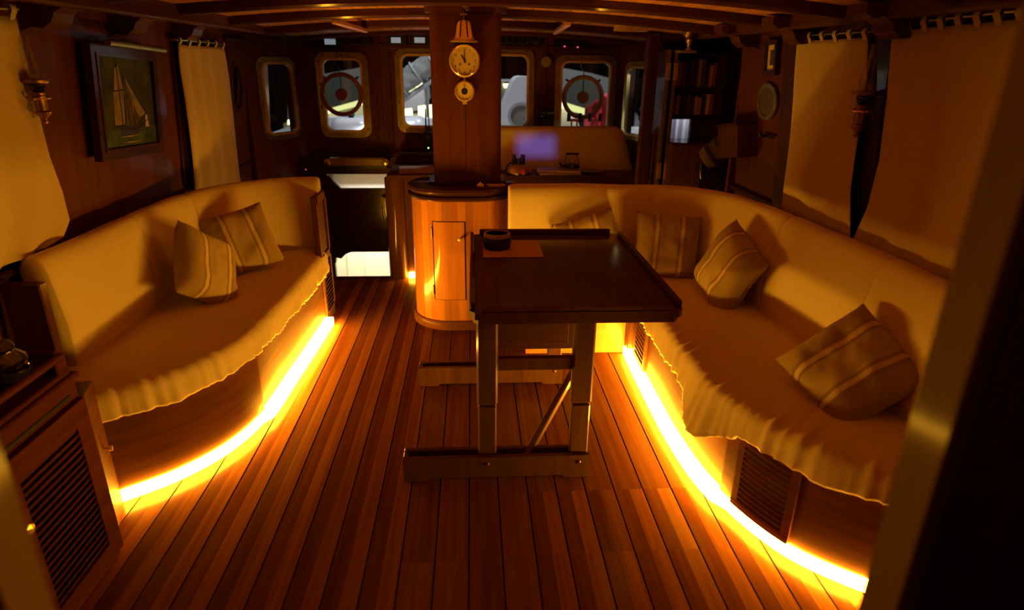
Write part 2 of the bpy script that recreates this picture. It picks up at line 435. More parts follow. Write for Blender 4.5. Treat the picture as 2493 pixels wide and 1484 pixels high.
# ledge cap above the seat backs
for sd, nm in ((-1, 'trim_1'), (1, 'trim_2')):
    y1 = 4.75 if sd < 0 else 4.04
    struct(nm, MB().b2(sd * (wall_x(.86) - 0.03), sd * (wall_x(.86) + 0.01), 1.2, y1, 0.845, 0.875, 0.006), 'dark_mahogany')

# ---- ceiling: backing, fore-and-aft planks, cambered beams, carlins, side decks, knees
def zdeck(x, y=3.0): return 1.905 - 0.034 * x * x - (0.013 * (y - 3.0) ** 2 if y > 3 else 0)
YS = [-1.25, 0.5, 2.0, 3.0, 3.3, 3.6, 3.9, 4.2, 4.5, 4.8, 5.1, 5.4, 5.75]
mbk = MB(); xs = [-1.40 + 2.95 * i / 24 for i in range(25)]
mbk.grid([[V3(x, y, zdeck(x, y) + 0.02) for x in xs] for y in YS])
ceiling = struct('ceiling', mbk, 'dark_mahogany')
rb = random.Random(5)
nP = 40; pw = 2.93 / nP
for i in range(nP):
    x0 = -1.40 + pw * i + 0.002; x1 = x0 + pw - 0.004
    rings = [[V3(x0, y, zdeck(x0, y)), V3(x1, y, zdeck(x1, y)), V3(x1, y, zdeck(x1, y) + 0.016), V3(x0, y, zdeck(x0, y) + 0.016)] for y in YS]
    o = obj('deck_plank', MB().loft(rings, True, flip=True), 'deck_wood', ceiling)
    c = rb.uniform(0.8, 1.15); o.color = (c, c, c, 1)
def beam(y, wd=0.07, dp=0.046, x0=-1.38, x1=1.52):
    prof = [(-wd / 2, 0), (-wd / 2, -dp + 0.010), (-wd / 2 + 0.008, -dp), (wd / 2 - 0.008, -dp), (wd / 2, -dp + 0.010), (wd / 2, 0)]
    rings = []
    for i in range(29):
        x = x0 + (x1 - x0) * i / 28; rings.append([V3(x, y + a, zdeck(x, y) + b) for a, b in prof])
    obj('beam', MB().loft(rings, True, flip=True), 'mahogany_cross', ceiling)
for y in (0.76, 1.41, 2.06, 2.71, 3.36, 4.01, 4.66): beam(y)
beam(5.33, dp=0.03)
obj('carlin', MB().b2(-1.44, -1.37, -1.25, 5.45, 1.765, 1.90, 0.008), 'mahogany_long', ceiling)
obj('carlin', MB().b2(1.50, 1.57, -1.25, 4.9, 1.765, 1.90, 0.008), 'mahogany_long', ceiling)
obj('side_deck', MB().b2(-1.80, -1.40, -1.25, 5.6, 1.82, 1.86), 'mahogany_long', ceiling)
obj('side_deck', MB().b2(1.53, 2.04, -1.25, 5.75, 1.82, 1.86), 'mahogany_long', ceiling)
def knee(side, y, dy):
    xo = side * 1.655; s = -side
    out = [(0, 1.82), (0.235, 1.82), (0.235, 1.785), (0.20, 1.765), (0.165, 1.775), (0.13, 1.755), (0.115, 1.725), (0.08, 1.70), (0.04, 1.705), (0.0, 1.69)]
    obj('knee', MB().prism([(a * s, b) for a, b in out], (xo, y, 0), (1, 0, 0), (0, 0, 1), (0, 1, 0), dy), 'mahogany', ceiling)
for y in (2.62, 3.22, 3.86): knee(-1, y, 0.13)
for y in (2.4, 3.15, 3.8): knee(1, y, 0.13)
# grab bar, hooks under the beams
for a, b in (((812, 36), (890, 74)), ((1384, 68), (1352, 80))):
    p = PY(*a, 4.0); q = PY(*b, 4.66); p.z = zdeck(p.x, 4.0) - 0.058; q.z = zdeck(q.x, 4.66) - 0.058
    obj('stay_bar', MB().bar(p, q, 0.035, 0.028, 0.006), 'pale_ply', ceiling)

# ---- aft bulkhead with the doorway the camera looks through, and the aft cabin wall
aft = MB()
aft.b2(0.535, 1.80, 0.575, 0.63, -0.06, 2.0); aft.b2(-1.80, -0.54, 0.575, 0.63, -0.06, 2.0); aft.b2(-0.54, 0.535, 0.575, 0.63, 1.93, 2.0)
wb = struct('wall_back', aft, 'mahogany')
obj('door_jamb', MB().b2(0.530, 0.552, 0.568, 0.637, 0.0, 1.93, 0.004), 'jamb_wood', wb)
obj('door_jamb', MB().b2(-0.552, -0.533, 0.568, 0.637, 0.0, 1.93, 0.004), 'jamb_wood', wb)
hw, hh = 0.095, 0.052; A = PATCH_HOLE  # opening added in the unseen stern wall to shape the bolster light patch
m2 = MB(); m2.b2(-1.8, A.x - hw, -1.25, -1.20, -0.06, 2.0); m2.b2(A.x + hw, 1.8, -1.25, -1.20, -0.06, 2.0)
m2.b2(A.x - hw, A.x + hw, -1.25, -1.20, -0.06, A.z - hh); m2.b2(A.x - hw, A.x + hw, -1.25, -1.20, A.z + hh, 2.0)
struct('wall_stern', m2, 'mahogany')

# ---- forward bulkhead with windows
YB = 5.5
def wpt(px, py): p = PY(px, py, YB); return p.x, p.z
WIN = []
for n, (xa, ya, xb, yb, lit) in enumerate(((783, 143, 891, 319, 0), (976, 133, 1118, 308, 0), (1150, 133, 1283, 308, 0), (1368, 150, 1476, 326, 0))):
    x0, z1 = wpt(xa, ya); x1, z0 = wpt(xb, yb); WIN.append((x0, x1, z0, z1))
XL, XR = -1.36, 1.23
fb = MB(); zt = 2.0; zb_ = 0.70
edges = [XL] + [e for q in WIN for e in (q[0], q[1])] + [XR]
for i in range(0, len(edges), 2): fb.b2(edges[i], edges[i + 1], YB, YB + 0.06, zb_, zt)
for x0, x1, z0, z1 in WIN: fb.b2(x0, x1, YB, YB + 0.06, zb_, z0); fb.b2(x0, x1, YB, YB + 0.06, z1, zt)
wf = struct('wall_front', fb, 'mahogany_wall')
# stiles and rails on the bulkhead
for px in (742, 925, 948, 1322, 1505):
    x = PY(px, 250, YB).x; obj('stile', MB().b2(x - 0.022, x + 0.022, YB - 0.014, YB + 0.001, 0.86, 1.80, 0.004), 'mahogany', wf)
obj('rail', MB().b2(XL, XR, YB - 0.016, YB + 0.001, 1.70, 1.735, 0.004), 'mahogany_cross', wf)
obj('rail', MB().b2(XL, -0.62, YB - 0.016, YB + 0.001, 0.86, 0.90, 0.004), 'mahogany_cross', wf)
def port_window(name, o, ux, w, h, fw=0.052, nb=(3, 4)):
    o = Vector(o); ux = Vector(ux).normalized(); uz = V3(0, 0, 1); dn = ux.cross(uz)      # dn points into the cabin (-y)
    root = empty(name, o - uz * (h / 2 + fw), kind='structure')
    obj('brass_frame', MB().ring(rrect(w + 2 * fw, h + 2 * fw, 0.075), rrect(w - 0.02, h - 0.02, 0.05), o, ux, uz, dn, 0.014), 'aged_brass', root, smooth=True)
    obj('inner_rim', MB().ring(rrect(w + 0.016, h + 0.016, 0.06), rrect(w - 0.016, h - 0.016, 0.05), o, ux, uz, dn, 0.030), 'brass', root, smooth=True)
    obj('pane', MB().prism(rrect(w - 0.012, h - 0.012, 0.05), o - dn * 0.03, ux, uz, dn, 0.006), 'window_glass', root)
    bolt = None; pts = []
    for i in range(nb[0]):
        u = (i / (nb[0] - 1) - 0.5) * (w - 0.04); pts += [(u, h / 2 + fw * 0.55), (u, -h / 2 - fw * 0.55)]
    for i in range(nb[1]):
        v = (i / (nb[1] - 1) - 0.5) * (h - 0.04); pts += [(w / 2 + fw * 0.55, v), (-w / 2 - fw * 0.55, v)]
    for u, v in pts:
        p = o + ux * u + uz * v + dn * 0.013
        if bolt is None: bolt = obj('bolt', MB().lathe([(0.008, 0), (0.008, 0.003), (0.005, 0.006), (0, 0.007)], p, dn, 8), 'bronze', root, smooth=True, origin=p)
        else: inst(bolt, p, root)
    return root
for n, (x0, x1, z0, z1) in enumerate(WIN):
    port_window('window_%d' % (n + 1), ((x0 + x1) / 2, YB, (z0 + z1) / 2), (1, 0, 0), x1 - x0, z1 - z0)
# angled side facets of the wheelhouse with their windows
def facet(name, a, b, n, w, h, zc):
    a, b = Vector(a), Vector(b); ux = (b - a).normalized(); dn = ux.cross(V3(0, 0, 1)); L = (b - a).length
    mb = MB(); back = -dn * 0.06
    def slab(u0, u1, z0, z1):
        vs = [a + ux * u + V3(0, 0, z) + d for d in (V3(0, 0), back) for u, z in ((u0, z0), (u1, z0), (u1, z1), (u0, z1))]
        mb.add(vs, [(0, 1, 2, 3), (7, 6, 5, 4), (0, 4, 5, 1), (1, 5, 6, 2), (2, 6, 7, 3), (3, 7, 4, 0)])
    c = L / 2
    slab(0, c - w / 2, -0.1, 2.0); slab(c + w / 2, L, -0.1, 2.0); slab(c - w / 2, c + w / 2, -0.1, zc - h / 2); slab(c - w / 2, c + w / 2, zc + h / 2, 2.0)
    struct(name, mb, 'mahogany_wall')
    port_window('window_%d' % n, a + ux * c + V3(0, 0, zc), ux, w, h, 0.045, (2, 4))
facet('wall_facet_left', (-1.66, 4.98, 0), (XL, YB, 0), 5, 0.30, 0.52, 1.32)
facet('wall_facet_right', (XR, YB, 0), (1.47, 4.98, 0), 6, 0.30, 0.52, 1.32)

# ---- passage to the lower cabin (left of the counter)
pb = MB(); YP = 5.36
pb.b2(-1.62, -1.22, YP, YP + 0.05, -0.6, 0.86); pb.b2(-1.22, -0.62, YP, YP + 0.05, 0.72, 0.86)
zA = PY(880, 613, YP).z; xA = PY(818, 640, YP).x
out = [(-1.22, zA - 0.10), (xA, zA - 0.10), (xA + 0.005, zA - 0.05), (xA + 0.05, zA - 0.06), (xA + 0.09, zA - 0.02), (xA + 0.14, zA), (-0.62, zA), (-0.62, 0.595), (-1.12, 0.595), (-1.18, 0.66), (-1.22, 0.70)]
pb.prism(out, (0, YP, 0), (1, 0, 0), (0, 0, 1), (0, 1, 0), 0.05)
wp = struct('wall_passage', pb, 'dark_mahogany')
obj('opening_trim', MB().b2(-1.24, -0.62, YP - 0.012, YP + 0.002, 0.72, 0.775, 0.004), 'mahogany_cross', wp)
lc = MB()
lc.b2(-1.9, -0.4, 6.30, 6.36, -0.9, 0.22); lc.b2(-1.9, -1.75, 5.4, 6.3, -0.9, 0.9); lc.b2(-0.42, -0.36, 5.4, 6.3, -0.9, 0.9); lc.b2(-1.9, -0.4, 5.42, 6.36, -0.95, -0.9)
lower = struct('wall_lower_cabin', lc, 'cream_panel')
for x in (-1.30, -1.12): obj('panel_batten', MB().b2(x - 0.01, x + 0.01, 6.288, 6.301, -0.9, 0.22, 0.003), 'cream_panel', lower)
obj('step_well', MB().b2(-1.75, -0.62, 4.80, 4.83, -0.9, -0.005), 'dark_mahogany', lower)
# bunk seen through the slot in the passage bulkhead
bk = empty('bunk', (-0.95, 6.5, 0.2), 'white padded bunk seen through the slot above the passage door', 'bunk')
rings = []
for z, s in ((0.22, 0.96), (0.26, 1.0), (0.48, 1.0), (0.56, 0.97), (0.60, 0.9)):
    rings.append([V3(-0.95 + x * s, 6.66 + y * s, z) for x, y in rrect(0.95, 0.6, 0.16)])
obj('mattress', MB().loft(rings), 'white_cloth', bk, smooth=True)
obj('headboard', MB().b2(-1.60, -0.3, 6.98, 7.02, 0.20, 1.05, 0.01), 'white_gel', bk)
obj('bunk_base', MB().b2(-1.45, -0.45, 6.38, 6.96, 0.10, 0.22, 0.01), 'white_gel', bk)

# ================================================================== LED strips
def led(name, path, label, h=0.050, z0=0.004, depth=0.050, tucked=None):
    """tucked: (a, b, depth) part of the length where the strip sits back under a proud panel."""
    N = normals(path); n = len(path); rings = []
    for k, (p, nn) in enumerate(zip(path, N)):
        d = depth; t = k / (n - 1)
        if tucked:
            k_ = max(0.0, min(1.0, min(t - tucked[0] + (0.03 if tucked[0] == 0 else 0), tucked[1] - t + (0.03 if tucked[1] == 1 else 0)) / 0.03)); d += (tucked[2] - d) * k_
        rings.append([V3(p.x, p.y, z) - nn * o for o, z in ((0, z0), (0, z0 + h), (d, z0 + h), (d, z0))])
    o = obj(name, MB().loft(rings, True, flip=True), 'led_amber'); return tag(o, label, 'light strip')

# ================================================================== SETTEES
def seat_cushion(name, F, B, hem, parent, seed, nc=150, wr=0.012, ztop=0.465, skirt_tip=None):
    rows = []; N = normals(F); nrow = 16; L = 0; cols = []
    s_acc = 0
    for j, (f, b, n) in enumerate(zip(F, B, N)):
        if j: s_acc += (F[j] - F[j - 1]).length
        o = -n; col = []
        s = j / (len(F) - 1); zh = hem(s)
        fold = noise.noise(V3(s_acc * 26, seed, 0)) * 0.7 + noise.noise(V3(s_acc * 60, seed + 5, 0)) * 0.4
        edge = min(1, min(s, 1 - s) / 0.012) ** 0.5
        for i in range(nrow + 1):
            t = i / nrow; p = b.lerp(f - o * 0.045, t)
            z = ztop + 0.018 * math.sin(math.pi * min(1, t * 1.05)) * 0.6
            dd = (1 - t) * (b - f).length
            z += fold * wr * math.exp(-dd / 0.10) + 0.006 * noise.noise(V3(p.x * 6, p.y * 6, seed))
            col.append(V3(p.x, p.y, z * edge + (1 - edge) * (ztop - 0.03)))
        for a in (25, 50, 75, 90):
            a = math.radians(a); q = f - o * 0.045 + o * 0.045 * math.sin(a)
            col.append(V3(q.x, q.y, ztop - 0.045 * (1 - math.cos(a)) + fold * wr * 0.9 * math.cos(a)) + o * fold * 0.008 * math.sin(a))
        nsk = 7
        for i in range(1, nsk + 1):
            t = i / nsk; z = ztop - 0.045 + (zh - ztop + 0.045) * t
            amp = 0.006 + 0.014 * t
            q = f + o * (fold * amp + 0.006 * t + 0.010 * t * noise.noise(V3(s_acc * 9, seed + 9, t)) + (skirt_tip(s) * t if skirt_tip else 0))
            col.append(V3(q.x, q.y, z))
        # tucked hem turning back under the cushion
        for dz, din in ((-0.004, 0.012), (0.012, 0.03), (0.02, 0.09)):
            q = f - o * din + o * fold * 0.012; col.append(V3(q.x, q.y, zh + dz))
        cols.append(col)
    mb = MB().grid(cols, flip=False)
    return obj(name, mb, 'cream_canvas', parent, smooth=True, angle=180)
BACK = [(-0.0, 0.43), (-0.014, 0.52), (-0.016, 0.64), (-0.004, 0.76), (0.010, 0.85), (0.024, 0.893), (0.048, 0.915), (0.078, 0.918), (0.105, 0.905), (0.118, 0.87), (0.120, 0.6), (0.105, 0.43)]
def back_cushion(name, path, parent, dz=0.0, seed=0, round0=True, round1=True, lean=0.0):
    N = normals(path); cx, cz = 0.055, 0.68; rings = []; n = len(path)
    for j, (p, nn) in enumerate(zip(path, N)):
        d = min(j if round0 else 99, (n - 1 - j) if round1 else 99)
        k = (0.90, 0.955, 0.985, 1.0)[min(d, 3)]; kz = (0.965, 0.985, 0.996, 1.0)[min(d, 3)]
        ring = []
        for o, z in BACK:
            oo = cx + (o - cx) * k; zz = cz + (z - cz) * kz + dz
            oo += lean * (z - 0.43) / 0.49 + 0.006 * noise.noise(V3(p.x * 5 + seed, p.y * 5, z * 7))
            zz += (0.008 * noise.noise(V3(p.x * 4 + seed, p.y * 4, 2)) if z > 0.8 else 0)
            ring.append(V3(p.x, p.y, 0) + nn * oo + V3(0, 0, zz))
        rings.append(ring)
    return obj(name, MB().loft(rings, True, flip=False), 'cream_canvas', parent, smooth=True, angle=70)
def densify(path, n, gap=0.008):
    """n samples with three extra close to each end."""
    r = resample(path, 301); L = sum((b - a).length for a, b in zip(r, r[1:]))
    ts = [0, gap / L, 2.2 * gap / L] + [0.03 + 0.94 * i / (n - 1) for i in range(n)] + [1 - 2.2 * gap / L, 1 - gap / L, 1]
    ts = sorted(ts); out = []
    for t in ts: k = min(int(t * 300), 299); out.append(r[k].lerp(r[k + 1], t * 300 - k))
    return out

# ---------- left settee
SL = empty('settee', (-1.35, 3.0, 0), 'curved settee with cream canvas cushions below the ship painting', 'settee')
FL = cr([V3(-1.375, 2.085), V3(-1.215, 2.215), V3(-1.085, 2.405), V3(-1.015, 2.66), V3(-0.995, 3.03), V3(-0.975, 3.45), V3(-0.962, 3.82)], 120)
FL = resample(FL, 120)
base = sweep(FL, [(0, 0.052), (0, 0.41), (-0.02, 0.41), (-0.02, 0.052)], side=-1)
obj('base_panel', base, 'settee_front', SL, smooth=True)
led('led_strip', [p for p in FL], 'glowing amber strip along the foot of the settee below the ship painting', tucked=(0, 0.385, 0.024))
obj('curved_panel', sweep(sub(FL, 0.0, 0.38, 60), [(0.014, 0.050), (0.014, 0.41), (-0.002, 0.41), (-0.002, 0.050)], side=-1), 'settee_front', SL, smooth=True)
# plinth behind the strip, deck under the cushion
obj('plinth', sweep(FL, [(-0.006, 0), (-0.006, 0.052), (-0.03, 0.052), (-0.03, 0)], side=-1), 'dark_mahogany', SL)
FLs = resample(cr([V3(-1.385, 2.055), V3(-1.205, 2.200), V3(-1.065, 2.395), V3(-0.985, 2.66), V3(-0.960, 3.03), V3(-0.945, 3.45), V3(-0.940, 3.80), V3(-0.945, 3.955)], 200), 170)
BLs = resample(cr([V3(-1.66, 2.28), V3(-1.64, 2.5), V3(-1.63, 2.9), V3(-1.62, 3.3), V3(-1.55, 3.65), V3(-1.40, 3.88), V3(-1.22, 3.99), V3(-1.02, 4.03)], 200), 170)
hemL = lambda s: 0.352 + 0.016 * noise.noise(V3(s * 11, 3, 0)) - 0.02 * max(0, min(1, (s - 0.55) / 0.2)) + (0.03 if s > 0.985 else 0)
seat_cushion('seat_cushion', FLs, BLs, hemL, SL, 2.0)
bl = cr([V3(-1.56, 2.30), V3(-1.55, 2.6), V3(-1.545, 2.95), V3(-1.53, 3.3), V3(-1.46, 3.62), V3(-1.30, 3.85), V3(-1.12, 3.945), V3(-0.965, 3.955)], 200)
for k, (a, b) in enumerate(((0.0, 0.342), (0.342, 0.60), (0.60, 1.0))):
    back_cushion('back_cushion', densify(sub(bl, a, b, 60), 22), SL, 0.0, k * 3.1)
# end panel with louvres, aft side panel with brass catch
ep = obj('end_panel', MB().b2(-0.985, -0.962, 3.83, 4.09, 0.0, 0.83, 0.004), 'mahogany', SL)
for (y0, y1, z0, z1) in ((3.83, 3.865, 0.0, 0.83), (4.055, 4.09, 0.0, 0.83), (3.83, 4.09, 0.0, 0.07), (3.83, 4.09, 0.40, 0.45), (3.83, 4.09, 0.78, 0.83)):
    obj('frame_strip', MB().b2(-0.963, -0.950, y0, y1, z0, z1, 0.003), 'settee_front', ep)
sl0 = None
for i in range(11):
    z = 0.09 + i * 0.028
    if sl0 is None: sl0 = obj('slat', MB().box((-0.958, 3.96, z), (0.006, 0.19, 0.024), 0.001, Matrix.Rotation(0.6, 3, 'Y')), 'settee_front', ep, origin=(-0.958, 3.96, z))
    else: inst(sl0, (-0.958, 3.96, z), ep)
sp = obj('side_panel', MB().prism([(0, 0), (0.30, 0), (0.30, 0.43), (0.25, 0.47), (0, 0.50)], (-1.265, 1.82, 0), Vector((-0.105, 0.265, 0)).normalized(), (0, 0, 1), Vector((-0.265, -0.105, 0)).normalized(), 0.02), 'settee_front', SL)
p = Vector((-1.345, 2.0, 0.285)); obj('catch', MB().lathe([(0.004, 0), (0.004, 0.018), (0.010, 0.022), (0.010, 0.034), (0, 0.036)], p, (0.93, 0.37, 0), 12), 'brass', sp, smooth=True)
obj('end_board', MB().b2(-1.70, -1.56, 2.22, 2.26, 0.0, 0.84, 0.005), 'mahogany', SL)
obj('arm_block', MB().prism([(0, 0), (0.16, 0), (0.19, 0.03), (0.17, 0.06), (0.02, 0.06), (0, 0.04)], (-1.275, 1.85, 0.50), Vector((-0.075, 0.24, 0)).normalized(), (0, 0, 1), (1, 0.3, 0), -0.05), 'mahogany', SL)

# ---------- right settee (U-shaped around the table)
SR = empty('settee', (1.3, 2.6, 0), 'long settee with cream canvas cushions wrapping round the dining table', 'settee')
FRp = cr([V3(0.925, 3.31), V3(0.918, 3.03), V3(0.914, 2.72), V3(0.914, 2.44), V3(0.932, 2.155), V3(0.968, 1.97), V3(1.036, 1.78), V3(1.125, 1.64), V3(1.292, 1.50), V3(1.50, 1.38)], 200)
FRp = resample(FRp, 160)
obj('base_panel', sweep(FRp, [(0, 0.052), (0, 0.41), (-0.02, 0.41), (-0.02, 0.052)], side=-1), 'settee_front', SR, smooth=True)
obj('plinth', sweep(FRp, [(-0.006, 0), (-0.006, 0.052), (-0.03, 0.052), (-0.03, 0)], side=-1), 'dark_mahogany', SR)
led('led_strip', FRp, 'glowing amber strip along the foot of the settee by the table', tucked=(0.612, 1.0, 0.024))
obj('curved_panel', sweep(sub(FRp, 0.615, 1.0, 60), [(0.014, 0.050), (0.014, 0.41), (-0.002, 0.41), (-0.002, 0.050)], side=-1), 'settee_front', SR, smooth=True)
obj('cross_panel', MB().b2(0.30, 0.915, 3.335, 3.36, 0.0, 0.42, 0.003), 'pale_ply', SR)
obj('corner_post', MB().b2(0.885, 0.935, 3.27, 3.345, 0.0, 0.43, 0.006), 'mahogany', SR)
FRs = resample(cr([V3(0.23, 3.30), V3(0.55, 3.30), V3(0.80, 3.295), V3(0.872, 3.22), V3(0.880, 2.95), V3(0.878, 2.7), V3(0.878, 2.4), V3(0.885, 2.12), V3(0.935, 1.93), V3(1.015, 1.75), V3(1.11, 1.605), V3(1.28, 1.465), V3(1.46, 1.36)], 300), 240)
BRs = resample(cr([V3(0.23, 3.64), V3(0.55, 3.65), V3(0.9, 3.64), V3(1.18, 3.60), V3(1.36, 3.48), V3(1.46, 3.15), V3(1.50, 2.8), V3(1.52, 2.4), V3(1.53, 2.1), V3(1.54, 1.85), V3(1.56, 1.65), V3(1.58, 1.5)], 300), 240)
def hemR(s):
    # s along the front edge; the cover hangs lowest where the front starts to curve
    tip = math.exp(-((s - 0.655) / 0.05) ** 2)
    z = 0.335 - 0.075 * tip + 0.016 * noise.noise(V3(s * 16, 8, 0))
    if s > 0.72: z += 0.02
    return z
seat_cushion('seat_cushion', FRs, BRs, hemR, SR, 11.0, wr=0.024, skirt_tip=lambda s: 0.05 * math.exp(-((s - 0.65) / 0.045) ** 2))
br = cr([V3(0.212, 3.575), V3(0.55, 3.585), V3(0.9, 3.575), V3(1.14, 3.53), V3(1.30, 3.40), V3(1.385, 3.12), V3(1.425, 2.8), V3(1.455, 2.45), V3(1.47, 2.1), V3(1.475, 1.8), V3(1.48, 1.45)], 300)
for k, (a, b) in enumerate(((0.0, 0.555), (0.555, 0.775), (0.775, 1.0))):
    back_cushion('back_cushion', densify(sub(br, a, b, 60), 24), SR, 0.022, 20 + k * 3.1, lean=0.03)
# louvred vents let into the base
def vent(path, z0, z1, ns, fr=0.022, nm='vent_frame', off=0.0):
    path = [p - n_ * off for p, n_ in zip(path, normals(path))]
    f = sweep(path, [(0.014, z0), (0.014, z0 + fr), (-0.005, z0 + fr), (-0.005, z0)][::-1], side=-1)
    root = obj(nm, f, 'settee_front', SR)
    obj('frame_strip', sweep(path, [(0.014, z1 - fr), (0.014, z1), (-0.005, z1), (-0.005, z1 - fr)][::-1], side=-1), 'settee_front', root)
    r = resample(path, 60)
    for seg in (r[:8], r[-8:]): obj('frame_strip', sweep(seg, [(0.013, z0 + fr), (0.013, z1 - fr), (-0.005, z1 - fr), (-0.005, z0 + fr)][::-1], side=-1), 'settee_front', root)
    inn = resample(r[7:-7], 10); obj('vent_back', sweep(inn, [(0.002, z0 + fr), (0.002, z1 - fr), (-0.001, z1 - fr), (-0.001, z0 + fr)][::-1], side=-1), 'black', root)
    for i in range(ns):
        z = z0 + fr + (z1 - z0 - 2 * fr) * (i + 0.5) / ns; h = (z1 - z0 - 2 * fr) / ns
        obj('slat', sweep(inn, [(0.002, z + h * 0.42), (0.016, z - h * 0.10), (0.016, z - h * 0.30), (0.002, z + h * 0.18)], side=-1), 'settee_front', root)
vent(sub(FRp, 0.045, 0.155, 24), 0.05, 0.42, 12)
vent(sub(FRp, 0.650, 0.765, 24), 0.056, 0.385, 13, off=0.014)

# ---------- throw pillows
def pillow(label, c, nrm, rollv, size=0.40, th=0.075, seed=0, sag=0.0, asp=1.0):
    n = 26; nv = Vector(nrm).normalized(); up = Vector((0, 0, 1)); x = up.cross(nv).normalized(); y = nv.cross(x)
    a = math.radians(rollv); xx = x * math.cos(a) + y * math.sin(a); yy = -x * math.sin(a) + y * math.cos(a)
    Mx = Matrix.Identity(4)
    for i, ax in enumerate((xx, yy, nv)):
        for k in range(3): Mx[k][i] = ax[k]
    Mx.translation = Vector(c)
    mb = MB(); h = size / 2
    for sgn in (1, -1):
        rows = []
        for i in range(n + 1):
            row = []
            for j in range(n + 1):
                u, v = j / n * 2 - 1, i / n * 2 - 1
                k = (max(0, 1 - u ** 4) ** 0.55) * (max(0, 1 - v ** 4) ** 0.55)
                px = u * (1 - 0.055 * (1 - v * v) * abs(u)); py = v * (1 - 0.055 * (1 - u * u) * abs(v))
                z = sgn * th * k * (1 + 0.18 * noise.noise(V3(u * 2 + seed, v * 2, sgn))) + 0.012 * noise.noise(V3(u * 1.3 + seed, v * 1.3, 9))
                z += 0.006 * k * noise.noise(V3(u * 6 + seed, v * 6, 3)) * sgn
                row.append(V3(px * h, py * h * asp - sag * (u * u), z))
            rows.append(row)
        mb.grid(rows, flip=sgn < 0)
    o = obj('throw_pillow', mb, 'striped_linen', None, smooth=True, matrix=Mx, angle=180)
    return tag(o, label, 'pillow', 'striped linen throw pillows')
pillow('striped linen pillow slumped on its corner against the seat back below the painting', (-1.33, 3.06, 0.63), (0.93, -0.16, 0.34), -38, 0.38, 0.08, 1)
pillow('striped linen pillow propped upright in the corner of the settee by the louvred end panel', (-1.31, 3.52, 0.645), (0.42, -0.80, 0.42), 12, 0.36, 0.075, 4)
pillow('striped linen pillow peeking out behind the far edge of the table', (0.67, 3.47, 0.62), (-0.25, -0.95, 0.35), 20, 0.36, 0.075, 7)
pillow('striped linen pillow standing squarely against the seat back beyond the table corner', (1.10, 3.40, 0.635), (-0.12, -0.92, 0.36), -4, 0.37, 0.08, 11)
pillow('striped linen pillow tilted on the inside curve of the long settee', (1.285, 2.95, 0.64), (-0.93, -0.20, 0.32), -22, 0.38, 0.08, 14)
pillow('large striped linen pillow lying back at the curved end of the long settee', (1.345, 1.93, 0.595), (-0.55, -0.50, 0.66), -34, 0.37, 0.085, 18)

# ================================================================== TABLE
T = empty('dining_table', (0.4, 2.65, 0), 'dark wooden trestle dining table with raised rims', 'table')
tx0, tx1, ty0, ty1, tz = -0.018, 0.782, 2.125, 3.255, 0.748
oc = [(tx0 + .02, ty0), (tx1 - .02, ty0), (tx1, ty0 + .025), (tx1, ty1 - .03), (tx1 - .03, ty1), (tx0 + .03, ty1), (tx0, ty1 - .03), (tx0, ty0 + .025)]
tt = obj('tabletop', MB().prism(oc, (0, 0, tz - 0.028), (1, 0, 0), (0, 1, 0), (0, 0, 1), 0.028), 'table_wood', T)
ins = [(a + (0.012 if a < .3 else -0.012), b + (0.010 if b < 2.5 else -0.010)) for a, b in oc]
obj('apron', MB().ring(ins, [(a + (.02 if a < .3 else -.02), b + (.02 if b < 2.5 else -.02)) for a, b in ins], (0, 0, tz - 0.028), (1, 0, 0), (0, 1, 0), (0, 0, -1), 0.022), 'table_wood', T)
obj('rim', MB().b2(tx0 + .045, tx1 - .045, ty0, ty0 + 0.02, tz, tz + 0.024, 0.005), 'table_wood', T)
obj('rim', MB().b2(tx0 + .05, tx1 - .05, ty1 - .02, ty1, tz, tz + 0.03, 0.005), 'table_wood', T)
obj('rim', MB().b2(tx1 - .02, tx1, ty0 + .03, ty1 - .06, tz, tz + 0.03, 0.005), 'table_wood', T)
obj('rim', MB().b2(tx0, tx0 + .02, ty0 + .03, ty1 - .06, tz, tz + 0.03, 0.005), 'table_wood', T)
def trestle(yf):
    px = [PY(1163, 950, 2.18).x, PY(1209, 950, 2.18).x, PY(1393, 950, 2.18).x, PY(1439, 950, 2.18).x]
    for a, b in ((px[0], px[1]), (px[2], px[3])):
        lg = obj('leg', MB().b2(a, b, yf + 0.022, yf + 0.062, 0.05, 0.33, 0.006), 'trestle_wood', T)
        obj('leg_upper', MB().b2(a - 0.004, b + 0.004, yf + 0.018, yf + 0.066, 0.335, tz - 0.028, 0.008), 'trestle_wood', lg)
        obj('bolt', MB().lathe([(0.008, 0), (0.008, 0.004), (0.004, 0.007), (0, 0.008)], ((a + b) / 2, yf, 0.075), (0, -1, 0), 10), 'bronze', lg, smooth=True)
    xa, xb = -0.295, px[3] + 0.004
    ft = obj('foot', MB().prism([(xa, 0.0), (xa + .10, 0), (xa + .11, .012), (xb - .11, .012), (xb - .10, 0), (xb, 0), (xb, 0.105), (xa, 0.105)], (0, yf, 0), (1, 0, 0), (0, 0, 1), (0, 1, 0), 0.022), 'trestle_wood', T)
    obj('foot_board', MB().b2(xa, xb, yf + 0.064, yf + 0.086, 0.012, 0.105, 0.003), 'trestle_wood', ft)
    obj('foot_end', MB().b2(xa, xa + 0.02, yf + 0.02, yf + 0.066, 0.012, 0.10, 0.002), 'trestle_wood', ft)
    return px
px = trestle(2.15); trestle(2.96)
zr0, zr1 = PY(1300, 896, 2.20).z, PY(1300, 865, 2.20).z
obj('cross_rail', MB().b2(px[1] - 0.003, px[2] + 0.003, 2.180, 2.206, zr0, zr1, 0.004), 'trestle_wood', T)
